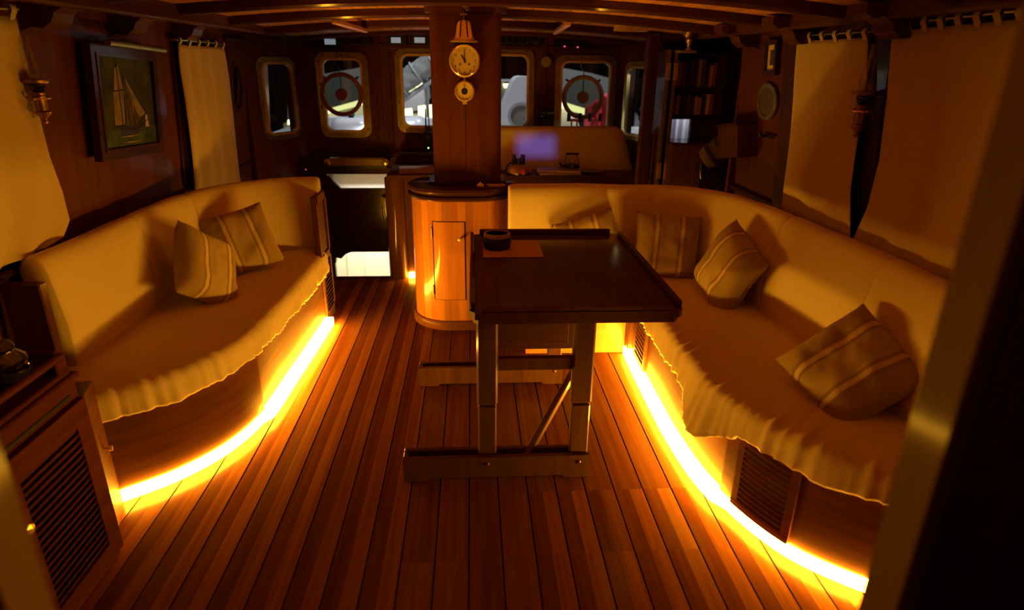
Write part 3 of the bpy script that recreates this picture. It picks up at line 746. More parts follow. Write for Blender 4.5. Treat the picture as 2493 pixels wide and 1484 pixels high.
zd_ = PY(1300, 850, 2.46).z; DB = obj('drawer_box', MB().b2(px[1] - 0.05, px[2] + 0.05, 2.46, 2.90, zd_, tz - 0.028, 0.004), 'dark_mahogany', T)
obj('drawer_front', MB().b2(px[1] - 0.02, px[2] + 0.02, 2.450, 2.461, zd_ + 0.03, tz - 0.06, 0.003), 'dark_mahogany', DB)
obj('brace', MB().bar((px[1] + 0.12, 2.19, 0.07), (px[2] + 0.07, 2.50, 0.335), 0.03, 0.03, 0.004), 'trestle_wood', T)
# on the table
tag(obj('place_mat', MB().b2(0.045, 0.330, 2.82, 3.10, tz, tz + 0.004, 0.0015), 'mat_fabric'), 'brown place mat on the far corner of the dining table', 'place mat')
bw = empty('bowl', (0.115, 2.98, tz + 0.004), 'black squat bowl with a pale rim on the place mat', 'bowl')
c0 = Vector((0.115, 2.98, tz + 0.004))
obj('bowl_body', MB().lathe([(0.0, 0), (0.056, 0), (0.066, 0.008), (0.071, 0.03), (0.064, 0.062), (0.058, 0.07), (0.052, 0.07), (0.056, 0.05), (0.05, 0.02), (0, 0.016)], c0, n=32), 'black', bw, smooth=True)
obj('rim_band', MB().lathe([(0.066, 0.058), (0.066, 0.066), (0.062, 0.076), (0.056, 0.076), (0.057, 0.066)], c0, n=32, caps=False), 'bag_paper', bw, smooth=True)

# ================================================================== COLUMN AND CUPBOARD
CU = empty('column_cupboard', (-0.08, 3.95, 0), 'rounded varnished stave cupboard at the foot of the column', 'cupboard')
cxl, cxr, cyc, crd = -0.148, 0.0, 3.95, 0.238
def stad(r, n=14):
    out = [V3(cxr + r * math.cos(math.radians(a)), cyc + r * math.sin(math.radians(a))) for a in [-90 + 180 * i / n for i in range(n + 1)]]
    out += [V3(cxl + r * math.cos(math.radians(a)), cyc + r * math.sin(math.radians(a))) for a in [90 + 180 * i / n for i in range(n + 1)]]
    return out
st = stad(crd, 40); ring = resample(st + [st[0]], 38 * 4 + 1); rb = random.Random(9)
for i in range(38):
    seg = ring[i * 4:i * 4 + 5]; nn = [(p - V3(max(cxl, min(cxr, p.x)), cyc)).normalized() for p in seg]
    rows = [[p + V3(0, 0, 0.06) for p in seg], [p + V3(0, 0, 0.83) for p in seg]]
    inn = [[p - n * 0.02 + V3(0, 0, z) for p, n in zip(seg, nn)] for z in (0.83, 0.06)]
    mb = MB().grid(rows + inn, closed_v=True)
    o = obj('stave', mb, 'stave_wood', CU, smooth=True); c = rb.choice((0.72, 0.86, 0.95, 1.0, 1.08, 1.15)); o.color = (c, c * rb.uniform(.92, 1.0), c * .9, 1)
def stad_lathe(name, prof, mat):
    rings = [[p + V3(0, 0, z) for p in stad(r, 20)] for r, z in prof]
    return obj(name, MB().loft(rings), mat, CU, smooth=True)
stad_lathe('base_moulding', [(0.252, 0.0), (0.256, 0.01), (0.256, 0.04), (0.248, 0.058), (0.236, 0.062)], 'settee_front')
stad_lathe('top', [(0.236, 0.825), (0.252, 0.828), (0.262, 0.840), (0.258, 0.852), (0.246, 0.858), (0.250, 0.868), (0.262, 0.882), (0.258, 0.898), (0.240, 0.906)], 'dark_mahogany')
# door: curved panel on the front-left
dp = []
xd0, xd1 = PY(1055, 640, 3.73).x, PY(1135, 640, 3.72).x
for i in range(25):
    x = xd0 + (xd1 - xd0) * i / 24
    y = cyc - (crd if x > cxl else math.sqrt(max(0, crd ** 2 - (x - cxl) ** 2))); dp.append(V3(x, y))
zd0, zd1 = PY(1090, 728, 3.72).z, PY(1100, 540, 3.72).z
dN = [(p - V3(max(cxl, min(cxr, p.x)), cyc)).normalized() for p in dp]
def skin(d0, d1, z0, z1, a=0, b=25):
    q = list(zip(dp, dN))[a:b]
    return MB().grid([[p + n * d0 + V3(0, 0, z0) for p, n in q], [p + n * d1 + V3(0, 0, z0) for p, n in q], [p + n * d1 + V3(0, 0, z1) for p, n in q], [p + n * d0 + V3(0, 0, z1) for p, n in q]], closed_v=True, flip=True)
gap = obj('door_gap', skin(-0.002, 0.0008, zd0 - 0.004, zd1 + 0.004), 'caulk', CU)
dr = obj('door', skin(0.0, 0.004, zd0, zd1, 1, 24), 'stave_wood', CU, smooth=True); dr.color = (1.0, 0.97, 0.9, 1)
p = Vector((xd1 - 0.035, cyc - crd - 0.003, zd1 - 0.10)); obj('knob', MB().lathe([(0.006, 0), (0.006, 0.016), (0.012, 0.02), (0.013, 0.028), (0.007, 0.033), (0, 0.034)], p, (0, -1, 0), 14), 'brass', dr, smooth=True)
for z in (zd0 + 0.06, zd1 - 0.07): obj('hinge', MB().tube([dp[0] + dN[0] * 0.006 + V3(-0.003, 0, z - 0.03), dp[0] + dN[0] * 0.006 + V3(-0.003, 0, z + 0.03)], 0.006, 8), 'bronze', dr)
# items on the cupboard top
cs = empty('coin_dish', (0.045, 3.765, 0.906), 'small pale trinket on the dark cupboard top', 'trinket')
obj('trinket_body', MB().lathe([(0, 0), (0.02, 0), (0.024, 0.008), (0.018, 0.018), (0.006, 0.024), (0, 0.025)], (0.045, 3.765, 0.906), n=12), 'dial', cs, smooth=True)
obj('trinket_knob', MB().lathe([(0, 0.024), (0.006, 0.027), (0, 0.034)], (0.045, 3.765, 0.906), n=8), 'brass', cs, smooth=True)
nb_ = empty('notebook', (0.14, 3.80, 0.906), 'tan notebook lying on the cupboard top beside the settee', 'notebook')
Rn = Matrix.Rotation(0.3, 3, 'Z')
obj('cover', MB().box((0.135, 3.80, 0.912), (0.11, 0.07, 0.012), 0.002, Rn), 'bag_paper', nb_); obj('pages', MB().box((0.137, 3.80, 0.914), (0.104, 0.064, 0.006), 0, Rn), 'paper', nb_)

CO = empty('column', (-0.03, 3.95, 0.9), 'mahogany column rising from the stave cupboard to the deck beams', 'column')
pl = rrect(0.408, 0.26, 0.05, 6, -0.032, 3.965)
obj('shaft', MB().prism(pl, (0, 0, 0.904), (1, 0, 0), (0, 1, 0), (0, 0, 1), 1.03), 'mahogany_wall', CO, smooth=True)
obj('seam', MB().b2(-0.042, -0.039, 3.832, 3.836, 0.91, 1.92), 'caulk', CO)
obj('foot_collar', MB().ring(rrect(0.47, 0.32, 0.07, 6, -0.032, 3.965), rrect(0.404, 0.256, 0.05, 6, -0.032, 3.965), (0, 0, 0.904), (1, 0, 0), (0, 1, 0), (0, 0, 1), 0.022), 'dark_mahogany', CO, smooth=True)
obj('head_collar', MB().ring(rrect(0.46, 0.31, 0.05, 6, -0.032, 3.965), rrect(0.404, 0.256, 0.05, 6, -0.032, 3.965), (0, 0, 1.86), (1, 0, 0), (0, 1, 0), (0, 0, 1), 0.03), 'mahogany', CO, smooth=True)
# ship's bell
yc = 3.835
pb_ = PY(1130, 103, yc - 0.05); bc = Vector((pb_.x, yc - 0.078, pb_.z))
BE = empty('bell', bc, 'small brass ship bell hanging on the column above the clock', 'bell')
prof = [(0.078, 0), (0.078, 0.006), (0.064, 0.014), (0.056, 0.024), (0.050, 0.045), (0.045, 0.075), (0.041, 0.095), (0.034, 0.106), (0.018, 0.112), (0.0, 0.113)]
obj('bell_body', MB().lathe(prof, bc, n=32), 'brass', BE, smooth=True)
for i in range(8):
    a = 2 * math.pi * (i + 0.5) / 8; d = V3(math.cos(a), math.sin(a))
    obj('rib', MB().tube([bc + d * r + V3(0, 0, z) for r, z in ((0.0575, 0.024), (0.0515, 0.045), (0.0465, 0.075), (0.042, 0.097), (0.03, 0.109))], 0.0036, 6), 'ink', BE, smooth=True)
obj('crown', MB().tube([bc + V3(0, 0, 0.11), bc + V3(0, 0, 0.15)], 0.006, 8).tube([bc + V3(-0.018, 0, 0.138), bc + V3(0.018, 0, 0.138)], 0.005, 8), 'aged_brass', BE, smooth=True)
obj('bell_bracket', MB().bar(bc + V3(0, 0, 0.138), bc + V3(0, 0.08, 0.138), 0.012, 0.012), 'aged_brass', BE)
# clock
pc = PY(1131, 148, yc - 0.03); cc = Vector((pc.x, yc, pc.z))
CK = empty('ship_clock', cc - V3(0, 0, 0.09), 'round brass ship clock on the column reading eleven', 'clock')
obj('case', MB().lathe([(0.086, 0), (0.088, 0.02), (0.088, 0.032), (0.084, 0.04), (0.079, 0.043), (0.075, 0.034), (0.0, 0.032)], cc, (0, -1, 0), 40), 'brass', CK, smooth=True)
fc = obj('dial', MB().lathe([(0.076, 0.032), (0.076, 0.0345), (0, 0.0345)], cc, (0, -1, 0), 40), 'dial', CK)
def ftext(body, p, size, parent, mat='ink'):
    cu = bpy.data.curves.new('numeral', 'FONT'); cu.body = body; cu.size = size; cu.align_x = 'CENTER'; cu.align_y = 'CENTER'; cu.extrude = 0.0003
    cu.materials.append(MATS[mat]); tmp = bpy.data.objects.new('tmp_text', cu); COL.objects.link(tmp); bpy.context.view_layer.update()
    me = bpy.data.meshes.new_from_object(tmp.evaluated_get(bpy.context.evaluated_depsgraph_get())); bpy.data.objects.remove(tmp); bpy.data.curves.remove(cu)
    o = bpy.data.objects.new('numeral', me); COL.objects.link(o); o.parent = parent
    o.location = Vector(p) - WORLD[parent.name]; o.rotation_euler = (math.radians(90), 0, 0)
    return o
for h in range(1, 13):
    a = math.radians(90 - 30 * h); ftext(str(h), cc + V3(math.cos(a) * 0.060, -0.0352, math.sin(a) * 0.060), 0.017, fc)
for (ang, L, wdt) in ((120, 0.036, 0.006), (90, 0.056, 0.004)):
    a = math.radians(ang); d = V3(math.cos(a), 0, math.sin(a)); obj('hand', MB().bar(cc - V3(0, 0.0365, 0) - d * 0.012, cc - V3(0, 0.0365, 0) + d * L, wdt, 0.0012, up=(0, -1, 0)), 'ink', fc)
obj('arbor', MB().lathe([(0.006, 0.035), (0.006, 0.039), (0, 0.040)], cc, (0, -1, 0), 10), 'ink', fc)
for sx in (-0.026, 0.026): obj('winding_hole', MB().lathe([(0.0055, 0.0345), (0.0055, 0.0355), (0, 0.0355)], cc + V3(sx, 0, -0.018), (0, -1, 0), 10), 'bronze', fc)
obj('crystal', MB().lathe([(0.078, 0.040), (0.07, 0.046), (0.045, 0.052), (0, 0.054)], cc, (0, -1, 0), 32, caps=False), 'dial_glass', CK, smooth=True)
# barometer
pc = PY(1131, 222, yc - 0.02); bc2 = Vector((pc.x, yc, pc.z))
BA = empty('barometer', bc2 - V3(0, 0, 0.07), 'small brass barometer hanging on the column under the clock', 'barometer')
obj('case', MB().lathe([(0.055, 0), (0.058, 0.012), (0.058, 0.022), (0.054, 0.029), (0.048, 0.030), (0.046, 0.024), (0, 0.022)], bc2, (0, -1, 0), 36), 'brass', BA, smooth=True)
d2 = obj('dial', MB().lathe([(0.047, 0.022), (0.047, 0.0245), (0.019, 0.0245), (0.019, 0.022)], bc2, (0, -1, 0), 32), 'dial', BA)
obj('dial_centre', MB().lathe([(0.018, 0.022), (0.018, 0.0252), (0, 0.0252)], bc2, (0, -1, 0), 24), 'ink', d2)
obj('needle', MB().bar(bc2 + V3(0, -0.027, -0.016), bc2 + V3(0, -0.027, 0.040), 0.0025, 0.001, up=(0, -1, 0)), 'ink', d2)
for h in range(12):
    a = math.radians(30 * h + 15); q = V3(math.cos(a), 0, math.sin(a)); obj('tick', MB().bar(bc2 + V3(0, -0.0249, 0) + q * 0.034, bc2 + V3(0, -0.0249, 0) + q * 0.041, 0.0018, 0.0006, up=(0, -1, 0)), 'ink', d2)
obj('hanger', MB().tube([bc2 + V3(0, -0.01, 0.055), bc2 + V3(0, -0.01, 0.075)], 0.007, 8), 'brass', BA, smooth=True)
obj('foot_stud', MB().b2(bc2.x - 0.014, bc2.x + 0.014, bc2.y - 0.022, bc2.y - 0.002, bc2.z - 0.072, bc2.z - 0.054, 0.003), 'brass', BA)

# ================================================================== LEFT FOREGROUND CABINET
CB = empty('louvred_cabinet', (-1.45, 1.35, 0), 'mahogany cabinet with louvred door beside the doorway', 'cabinet')
xf = -1.235; ct = 0.70
obj('body', MB().b2(-1.70, xf, 0.70, 1.80, 0.0, ct - 0.02, 0.004), 'cabinet_wood', CB)
obj('worktop', MB().b2(-1.70, xf + 0.012, 0.70, 1.812, ct - 0.02, ct, 0.006), 'cabinet_wood', CB)
dcab = obj('door', MB().ring([(1.40, 0.035), (1.795, 0.035), (1.795, 0.615), (1.40, 0.615)], [(1.465, 0.095), (1.73, 0.095), (1.73, 0.545), (1.465, 0.545)], (xf, 0, 0), (0, 1, 0), (0, 0, 1), (1, 0, 0), 0.018), 'cabinet_wood', CB)
obj('door_back', MB().b2(xf - 0.001, xf + 0.003, 1.46, 1.735, 0.09, 0.55), 'black', dcab)
s0 = None
for i in range(20):
    z = 0.105 + i * 0.0226; p = Vector((xf + 0.010, 1.5975, z))
    if s0 is None: s0 = obj('slat', MB().box(p, (0.005, 0.265, 0.022), 0.001, Matrix.Rotation(0.65, 3, 'Y')), 'cabinet_wood', dcab, origin=p)
    else: inst(s0, p, dcab)
obj('drawer_line', MB().b2(xf - 0.001, xf + 0.004, 1.30, 1.76, 0.632, 0.642), 'caulk', CB)
p = Vector((xf + 0.016, 1.425, 0.42)); obj('knob', MB().lathe([(0.006, 0), (0.006, 0.012), (0.013, 0.018), (0.014, 0.026), (0, 0.031)], p, (1, 0, 0), 14), 'brass', dcab, smooth=True)
# fiddle rail with open slots
def fiddle(a, b, parent):
    a, b = Vector(a), Vector(b); d = (b - a).normalized(); L = (b - a).length
    r = obj('fiddle_rail', MB().bar(a + V3(0, 0, 0.062), b + V3(0, 0, 0.062), 0.022, 0.020, 0.006), 'cabinet_wood', parent)
    obj('rail_foot', MB().bar(a + V3(0, 0, 0.008), b + V3(0, 0, 0.008), 0.022, 0.016, 0.003), 'cabinet_wood', r)
    n = max(2, int(L / 0.3) + 1)
    for i in range(n):
        p = a + d * (0.025 + (L - 0.05) * i / (n - 1)); obj('rail_post', MB().bar(p + V3(0, 0, 0.014), p + V3(0, 0, 0.056), 0.02, 0.05, 0.004, up=d), 'cabinet_wood', r)
fiddle((xf - 0.012, 0.72, ct), (xf - 0.012, 1.79, ct), CB)
fiddle((xf - 0.03, 1.795, ct), (-1.66, 1.795, ct), CB)
vs_ = empty('glass_lantern', (-1.354, 1.70, ct), 'round dark glass lantern standing on the louvred cabinet', 'lantern')
vc = Vector((-1.354, 1.70, ct))
obj('globe', MB().lathe([(0.0, 0.0), (0.03, 0.0), (0.034, 0.008), (0.058, 0.03), (0.068, 0.065), (0.058, 0.098), (0.036, 0.118), (0.03, 0.124), (0, 0.124)], vc, n=28), 'dark_glass', vs_, smooth=True)
obj('cap', MB().lathe([(0.036, 0.118), (0.04, 0.128), (0.03, 0.145), (0.014, 0.155), (0.012, 0.2), (0.02, 0.205), (0.018, 0.225), (0, 0.23)], vc, n=20), 'black_gloss', vs_, smooth=True)
obj('ring', MB().tube([vc + V3(0.022 * math.cos(a), 0, 0.25 + 0.022 * math.sin(a)) for a in [2 * math.pi * i / 16 for i in range(17)]], 0.003, 6), 'bronze', vs_, smooth=True)

# ================================================================== CURTAINS
def edge_at(pts, v):
    """pts: list of wall points from top to bottom; v in 0..1 by height."""
    L = len(pts) - 1; t = v * L; k = min(int(t), L - 1); return pts[k].lerp(pts[k + 1], t - k)
def curtain(label, side, left, right, folds, amp, tabs, seed, off=0.05, bulge=None, kick=0.0):
    Lp = [PWALL(*p, side, off + kick * (k / (len(left) - 1)) ** 2) for k, p in enumerate(left)]; Rp = [PWALL(*p, side, off + kick * (k / (len(right) - 1)) ** 2) for k, p in enumerate(right)]
    nu, nv = max(24, folds * 8), 30; rows = []
    for i in range(nv + 1):
        v = i / nv; a, b = edge_at(Lp, v), edge_at(Rp, v); row = []
        for j in range(nu + 1):
            u = j / nu; p = a.lerp(b, u)
            d = amp * math.sin(2 * math.pi * folds * u + 1.2 * noise.noise(V3(u * 3, v * 2, seed))) * (0.5 + 0.5 * v) + 0.4 * amp * noise.noise(V3(u * 5, v * 3, seed + 4))
            if bulge: d += bulge(u, v)
            p = p + V3(-side * d, 0, -side * d * LEAN); row.append(p)
        rows.append(row)
    top = (Lp[0] + Rp[0]) / 2
    root = empty('curtain', ((Lp[-1] + Rp[-1]) / 2), label, 'curtain')
    fl = side > 0
    cl = obj('cloth', MB().grid(rows, flip=fl), 'curtain_cloth', root, smooth=True, angle=180)
    sm = cl.modifiers.new('thick', 'SOLIDIFY'); sm.thickness = 0.003
    for k in range(tabs):
        u = (k + 0.5) / tabs if tabs > 1 else 0.5; u = 0.03 + 0.94 * k / (tabs - 1)
        p = Lp[0].lerp(Rp[0], u); d = (Rp[0] - Lp[0]).normalized()
        lp = [p + V3(-side * (0.003 + 0.011 * math.cos(a)), 0, 0.022 + 0.016 * math.sin(a)) for a in [math.radians(-70 + 320 * i / 9) for i in range(10)]]
        lp = [p + V3(0, 0, -0.01)] + lp[:] + [p + V3(0, 0, -0.012)]
        obj('tab', MB().grid([[q - d * 0.014 for q in lp], [q + d * 0.014 for q in lp]], flip=fl), 'curtain_cloth', root, smooth=True)
    return Lp, Rp
def rod(label, a, b, side):
    root = empty('curtain_rod', (a + b) / 2, label, 'curtain rod')
    d = (b - a).normalized()
    obj('bar', MB().tube([a, b], 0.0055, 8), 'aged_brass', root, smooth=True)
    for p in (a, b): obj('bracket', MB().bar(p, p + V3(side * 0.055, 0, 0), 0.012, 0.012, 0.002), 'aged_brass', root)
def rod_for(label, Lp, Rp, side, ext=0.02):
    d = (Rp[0] - Lp[0]).normalized(); up = V3(-side * 0.003, 0, 0.024); rod(label, Lp[0] - d * ext + up, Rp[0] + d * ext + up, side)
L1 = curtain('pale tab-top curtain beside the wall lamp above the louvred cabinet', -1, [(-260, 30), (-240, 300), (-200, 520), (-150, 720)], [(36, 40), (78, 215), (120, 380), (150, 465), (166, 535), (150, 578), (112, 604)][:7], 3, 0.016, 4, 1, 0.06)
rod_for('brass rod carrying the curtain beside the wall lamp', *L1, -1)
L2 = curtain('pale tab-top curtain between the ship painting and the panelled door', -1, [(433, 108), (445, 200), (458, 320), (474, 470)], [(545, 116), (558, 200), (572, 320), (590, 470)], 4, 0.013, 6, 2, 0.05)
rod_for('brass rod carrying the curtain next to the ship painting', *L2, -1)
L3 = curtain('flat pale curtain hanging by the small framed picture and metal plate', 1, [(1940, 100), (1932, 230), (1920, 360), (1900, 515)], [(2113, 92), (2108, 200), (2086, 350), (2068, 470), (2068, 582)], 3, 0.006, 6, 3, 0.05, kick=0.065)
rod_for('brass rod carrying the curtain by the small framed picture', *L3, 1)
L4 = curtain('wide flat pale curtain hanging next to the doorway post', 1, [(2172, 76), (2160, 230), (2140, 390), (2112, 500), (2074, 586)], [(2560, 40), (2540, 300), (2500, 520), (2450, 762)], 4, 0.007, 9, 4, 0.05, kick=0.05)
rod_for('brass rod carrying the wide curtain next to the doorway post', *L4, 1)
# dark window recesses behind the curtains
for k, (side, q) in enumerate(((-1, L1), (-1, L2), (1, L3), (1, L4))):
    y0 = q[0][0].y; y1 = q[1][0].y; y0, y1 = min(y0, y1), max(y0, y1)
    y0 += 0.04; y1 -= 0.03; zz0, zz1 = 0.93, 1.68
    rt = empty('window_%d' % (7 + k), (side * (wall_x(1.0) - 0.01), (y0 + y1) / 2, zz0), kind='structure')
    vs = [V3(side * (wall_x(z) - 0.004), y, z) for z in (zz0, zz1) for y in (y0, y1)]
    vs += [v + V3(side * 0.02, 0, 0) for v in vs]
    fs = [(0, 2, 3, 1), (4, 5, 7, 6), (0, 1, 5, 4), (2, 6, 7, 3), (0, 4, 6, 2), (1, 3, 7, 5)]
    obj('pane', MB().add(vs, fs if side > 0 else [f[::-1] for f in fs]), 'dark_glass', rt)
    f = MB()
    for (a, b, c, d) in ((y0 - .03, y0, zz0 - .03, zz1 + .03), (y1, y1 + .03, zz0 - .03, zz1 + .03), (y0, y1, zz0 - .03, zz0), (y0, y1, zz1, zz1 + .03)):
        xm = side * (wall_x((c + d) / 2) - 0.006)
        f.box((xm, (a + b) / 2, (c + d) / 2), (0.022, b - a, d - c), 0.003, Matrix.Rotation(-side * math.atan(LEAN), 3, 'Y'))
    obj('window_frame', f, 'dark_mahogany', rt)
# posts between window bays
def wall_post(n, side, px0, px1, py):
    a = PWALL(px0, py, side, 0.02); b = PWALL(px1, py, side, 0.02); y0, y1 = sorted((a.y, b.y))
    mb = MB(); vs = [V3(side * (wall_x(z) - d), y, z) for z in (0.86, 1.80) for d in (0.03, -0.005) for y in (y0, y1)]
    fs = [(0, 4, 5, 1), (2, 3, 7, 6), (0, 2, 6, 4), (1, 5, 7, 3), (4, 6, 7, 5), (0, 1, 3, 2)]
    struct('trim_%d' % n, mb.add(vs, fs if side < 0 else [f[::-1] for f in fs]), 'dark_mahogany')
wall_post(3, 1, 1900, 1932, 300)
wall_post(4, 1, 2108, 2150, 300)
wall_post(5, -1, 440, 452, 250)

# ================================================================== PAINTING
PT = empty('ship_painting', PWALL(310, 370, -1, 0.02), 'oil painting of a sailing ship near a lighthouse in a dark frame', 'painting')
ca, cb_, cc_, cd_ = [PWALL(px, py, -1, 0.055) for px, py in ((228, 137), (358, 143), (386, 350), (253, 362))]
oP = (ca + cb_ + cc_ + cd_) / 4; uxp = ((cb_ - ca) + (cc_ - cd_)).normalized(); uzp = ((ca - cd_) + (cb_ - cc_)); uzp = (uzp - uxp * uzp.dot(uxp)).normalized(); dnp = uzp.cross(uxp) * -1
if dnp.x < 0: dnp = -dnp
PWd = ((cb_ - ca).length + (cc_ - cd_).length) / 2; PHt = ((ca - cd_).length + (cb_ - cc_).length) / 2
def flat(name, pts, d, mat, parent, th=0.0008):
    return obj(name, MB().prism([((u - .5) * PWd, (0.5 - v) * PHt) for u, v in pts], oP + dnp * d, uxp, uzp, dnp, th), mat, parent)
rc = lambda w, h: [(w / 2, h / 2), (-w / 2, h / 2), (-w / 2, -h / 2), (w / 2, -h / 2)]
fr = obj('frame', MB().ring(rc(PWd + 0.09, PHt + 0.09), rc(PWd - 0.004, PHt - 0.004), oP - dnp * 0.02, uxp, uzp, dnp, 0.034), 'dark_mahogany', PT)
obj('frame_lip', MB().ring(rc(PWd + 0.02, PHt + 0.02), rc(PWd - 0.006, PHt - 0.006), oP + dnp * 0.008, uxp, uzp, dnp, 0.010), 'dark_mahogany', fr)
cv = flat('canvas', [(0, 0), (0, 1), (1, 1), (1, 0)], -0.004, 'paint_sky', PT, 0.006)
flat('sea', [(0, 0.80), (0, 1), (1, 1), (1, 0.78)], 0.0022, 'paint_sea', cv)
for pts, m in (([(0.30, 0.12), (0.26, 0.36), (0.42, 0.34), (0.37, 0.10)], 'paint_sail'), ([(0.24, 0.38), (0.22, 0.74), (0.40, 0.74), (0.42, 0.36)], 'paint_sail'), ([(0.44, 0.22), (0.42, 0.40), (0.58, 0.44)], 'paint_sail_dark'),
               ([(0.43, 0.42), (0.42, 0.76), (0.56, 0.76), (0.56, 0.46)], 'paint_sail_dark'), ([(0.47, 0.22), (0.60, 0.72), (0.80, 0.62)], 'paint_sail'), ([(0.58, 0.52), (0.60, 0.74), (0.70, 0.70)], 'paint_sail_dark')):
    flat('sail', pts, 0.0026, m, cv)
for a, b in (((0.335, 0.06), (0.36, 0.82)), ((0.45, 0.16), (0.50, 0.82)), ((0.20, 0.755), (0.62, 0.76)), ((0.62, 0.80), (0.84, 0.70))):
    (x0, y0), (x1, y1) = a, b; w_ = 0.008; flat('spar', [(x0 - w_, y0), (x0 + w_, y0 + .004), (x1 + w_, y1), (x1 - w_, y1 - .004)], 0.0036, 'paint_hull', cv)
flat('hull', [(0.30, 0.79), (0.34, 0.86), (0.60, 0.85), (0.70, 0.77), (0.55, 0.80)], 0.0036, 'paint_hull', cv)
flat('lighthouse', [(0.80, 0.64), (0.785, 0.785), (0.86, 0.785), (0.835, 0.64)], 0.003, 'paint_white', cv)
flat('foam', [(0.25, 0.875), (0.5, 0.885), (0.75, 0.86), (0.5, 0.868)], 0.0032, 'paint_sail', cv)
flat('foam', [(0.35, 0.945), (0.55, 0.955), (0.7, 0.94), (0.5, 0.935)], 0.0032, 'paint_sail', cv)
pa, pb2 = PWALL(262, 103, -1, 0.13), PWALL(400, 122, -1, 0.13)
PLt = empty('picture_lamp', (pa + pb2) / 2, 'brass tube picture lamp above the ship painting', 'lamp')
obj('tube_shade', MB().tube([pa, pb2], 0.014, 14), 'aged_brass', PLt, smooth=True)
mid = (pa + pb2) / 2; obj('arm', MB().tube([mid, mid + V3(-0.06, 0, 0.03), mid + V3(-0.12, 0, 0.0)], 0.005, 8), 'aged_brass', PLt, smooth=True)
obj('wall_plate', MB().box(mid + V3(-0.122, 0, 0), (0.012, 0.08, 0.04), 0.003), 'aged_brass', PLt)

# ================================================================== OIL LAMPS IN GIMBALS
def oil_lamp(label, side, px, py_top, py_bot):
    b = PWALL(px, py_bot, side, 0.10); t = PWALL(px, py_top, side, 0.10); H = (t - b).length; s = H / 0.30; c = b
    root = empty('oil_lamp', c, label, 'oil lamp')
    L = lambda prof: [(r * s, z * s) for r, z in prof]
    obj('finial', MB().lathe(L([(0, 0), (0.014, 0.004), (0.016, 0.016), (0.010, 0.022), (0.012, 0.03), (0.034, 0.05), (0.04, 0.062), (0.036, 0.068), (0, 0.07)]), c, n=20), 'bronze', root, smooth=True)
    obj('font', MB().lathe(L([(0, 0.068), (0.028, 0.07), (0.030, 0.09), (0.030, 0.15), (0.033, 0.155), (0.033, 0.165), (0.02, 0.17), (0, 0.17)]), c, n=24), 'bronze', root, smooth=True)
    obj('burner', MB().lathe(L([(0.02, 0.168), (0.036, 0.178), (0.040, 0.20), (0.034, 0.212), (0, 0.214)]), c, n=20), 'black_gloss', root, smooth=True)
    g = obj('gallery', MB().lathe(L([(0.058, 0.212), (0.062, 0.218), (0.062, 0.230), (0.055, 0.232), (0, 0.228)]), c, n=24), 'bronze', root, smooth=True)
    obj('chimney', MB().lathe(L([(0.030, 0.232), (0.040, 0.262), (0.036, 0.30), (0.022, 0.34), (0.020, 0.45)]), c, n=24, caps=False), 'lamp_glass', root, smooth=True)
    cz = c + V3(0, 0, 0.135 * s)
    obj('gimbal_ring', MB().tube([cz + V3(0.052 * s * math.cos(a), 0.052 * s * math.sin(a), 0) for a in [2 * math.pi * i / 24 for i in range(25)]], 0.004 * s, 6), 'brass', root, smooth=True)
    for sy in (-1, 1): obj('pivot', MB().lathe(L([(0.006, 0), (0.006, 0.016), (0.011, 0.018), (0.011, 0.028), (0, 0.03)]), cz + V3(0, sy * 0.036 * s, 0), (0, sy, 0), 10), 'bronze', root, smooth=True)
    wx = side * (wall_x(cz.z) - 0.008)
    obj('bracket_arm', MB().tube([V3(wx, cz.y, cz.z - 0.02), V3((wx + cz.x) / 2 + side * 0.02, cz.y, cz.z - 0.03), V3(cz.x + side * 0.052 * s, cz.y, cz.z)], 0.006 * s, 8), 'bronze', root, smooth=True)
    obj('wall_plate', MB().lathe([(0.04 * s, 0), (0.04 * s, 0.006), (0.03 * s, 0.012), (0, 0.012)], V3(wx + side * 0.006, cz.y, cz.z - 0.02), (-side, 0, 0), 20), 'bronze', root, smooth=True)
oil_lamp('brass gimballed oil lamp on the wall between the near curtain and the painting', -1, 112, 165, 302)
oil_lamp('dark brass gimballed oil lamp on the post between the two flat curtains', 1, 2084, 190, 336)

# ================================================================== SMALL THINGS ON THE RIGHT WALL
def wall_frame(side, px, off=0.02):
    q = [PWALL(a, b, side, off) for a, b in px]; o = sum(q, Vector()) / 4
    ux = ((q[1] - q[0]) + (q[2] - q[3])).normalized(); uz = (q[0] - q[3]) + (q[1] - q[2]); uz = (uz - ux * uz.dot(ux)).normalized(); dn = ux.cross(uz)
    if dn.x * side > 0: dn = -dn
    return o, ux, uz, dn, ((q[1] - q[0]).length + (q[2] - q[3]).length) / 2, ((q[0] - q[3]).length + (q[1] - q[2]).length) / 2
o, ux, uz, dn, fw_, fh_ = wall_frame(1, ((1866, 98), (1898, 96), (1888, 182), (1858, 184)))
FP = empty('framed_picture', o - uz * fh_ / 2, 'small framed print with pale mount above the metal plate', 'picture')
obj('frame', MB().ring(rc(fw_, fh_), rc(fw_ - 0.05, fh_ - 0.05), o - dn * 0.015, ux, uz, dn, 0.025), 'dark_mahogany', FP)
mt = obj('mount', MB().prism(rc(fw_ - 0.045, fh_ - 0.045), o - dn * 0.012, ux, uz, dn, 0.006), 'paper', FP)
obj('print', MB().prism(rc((fw_ - 0.05) * .42, (fh_ - 0.05) * .6), o - dn * 0.005, ux, uz, dn, 0.001), 'plate_metal', mt)
o, ux, uz, dn, fw_, fh_ = wall_frame(1, ((1846, 205), (1893, 203), (1885, 291), (1839, 292)))
PLT = empty('decorative_plate', o - uz * fh_ / 2, 'oval metal plate with scalloped rim on the wall under the framed print', 'plate')
oo_, ii_ = [], []
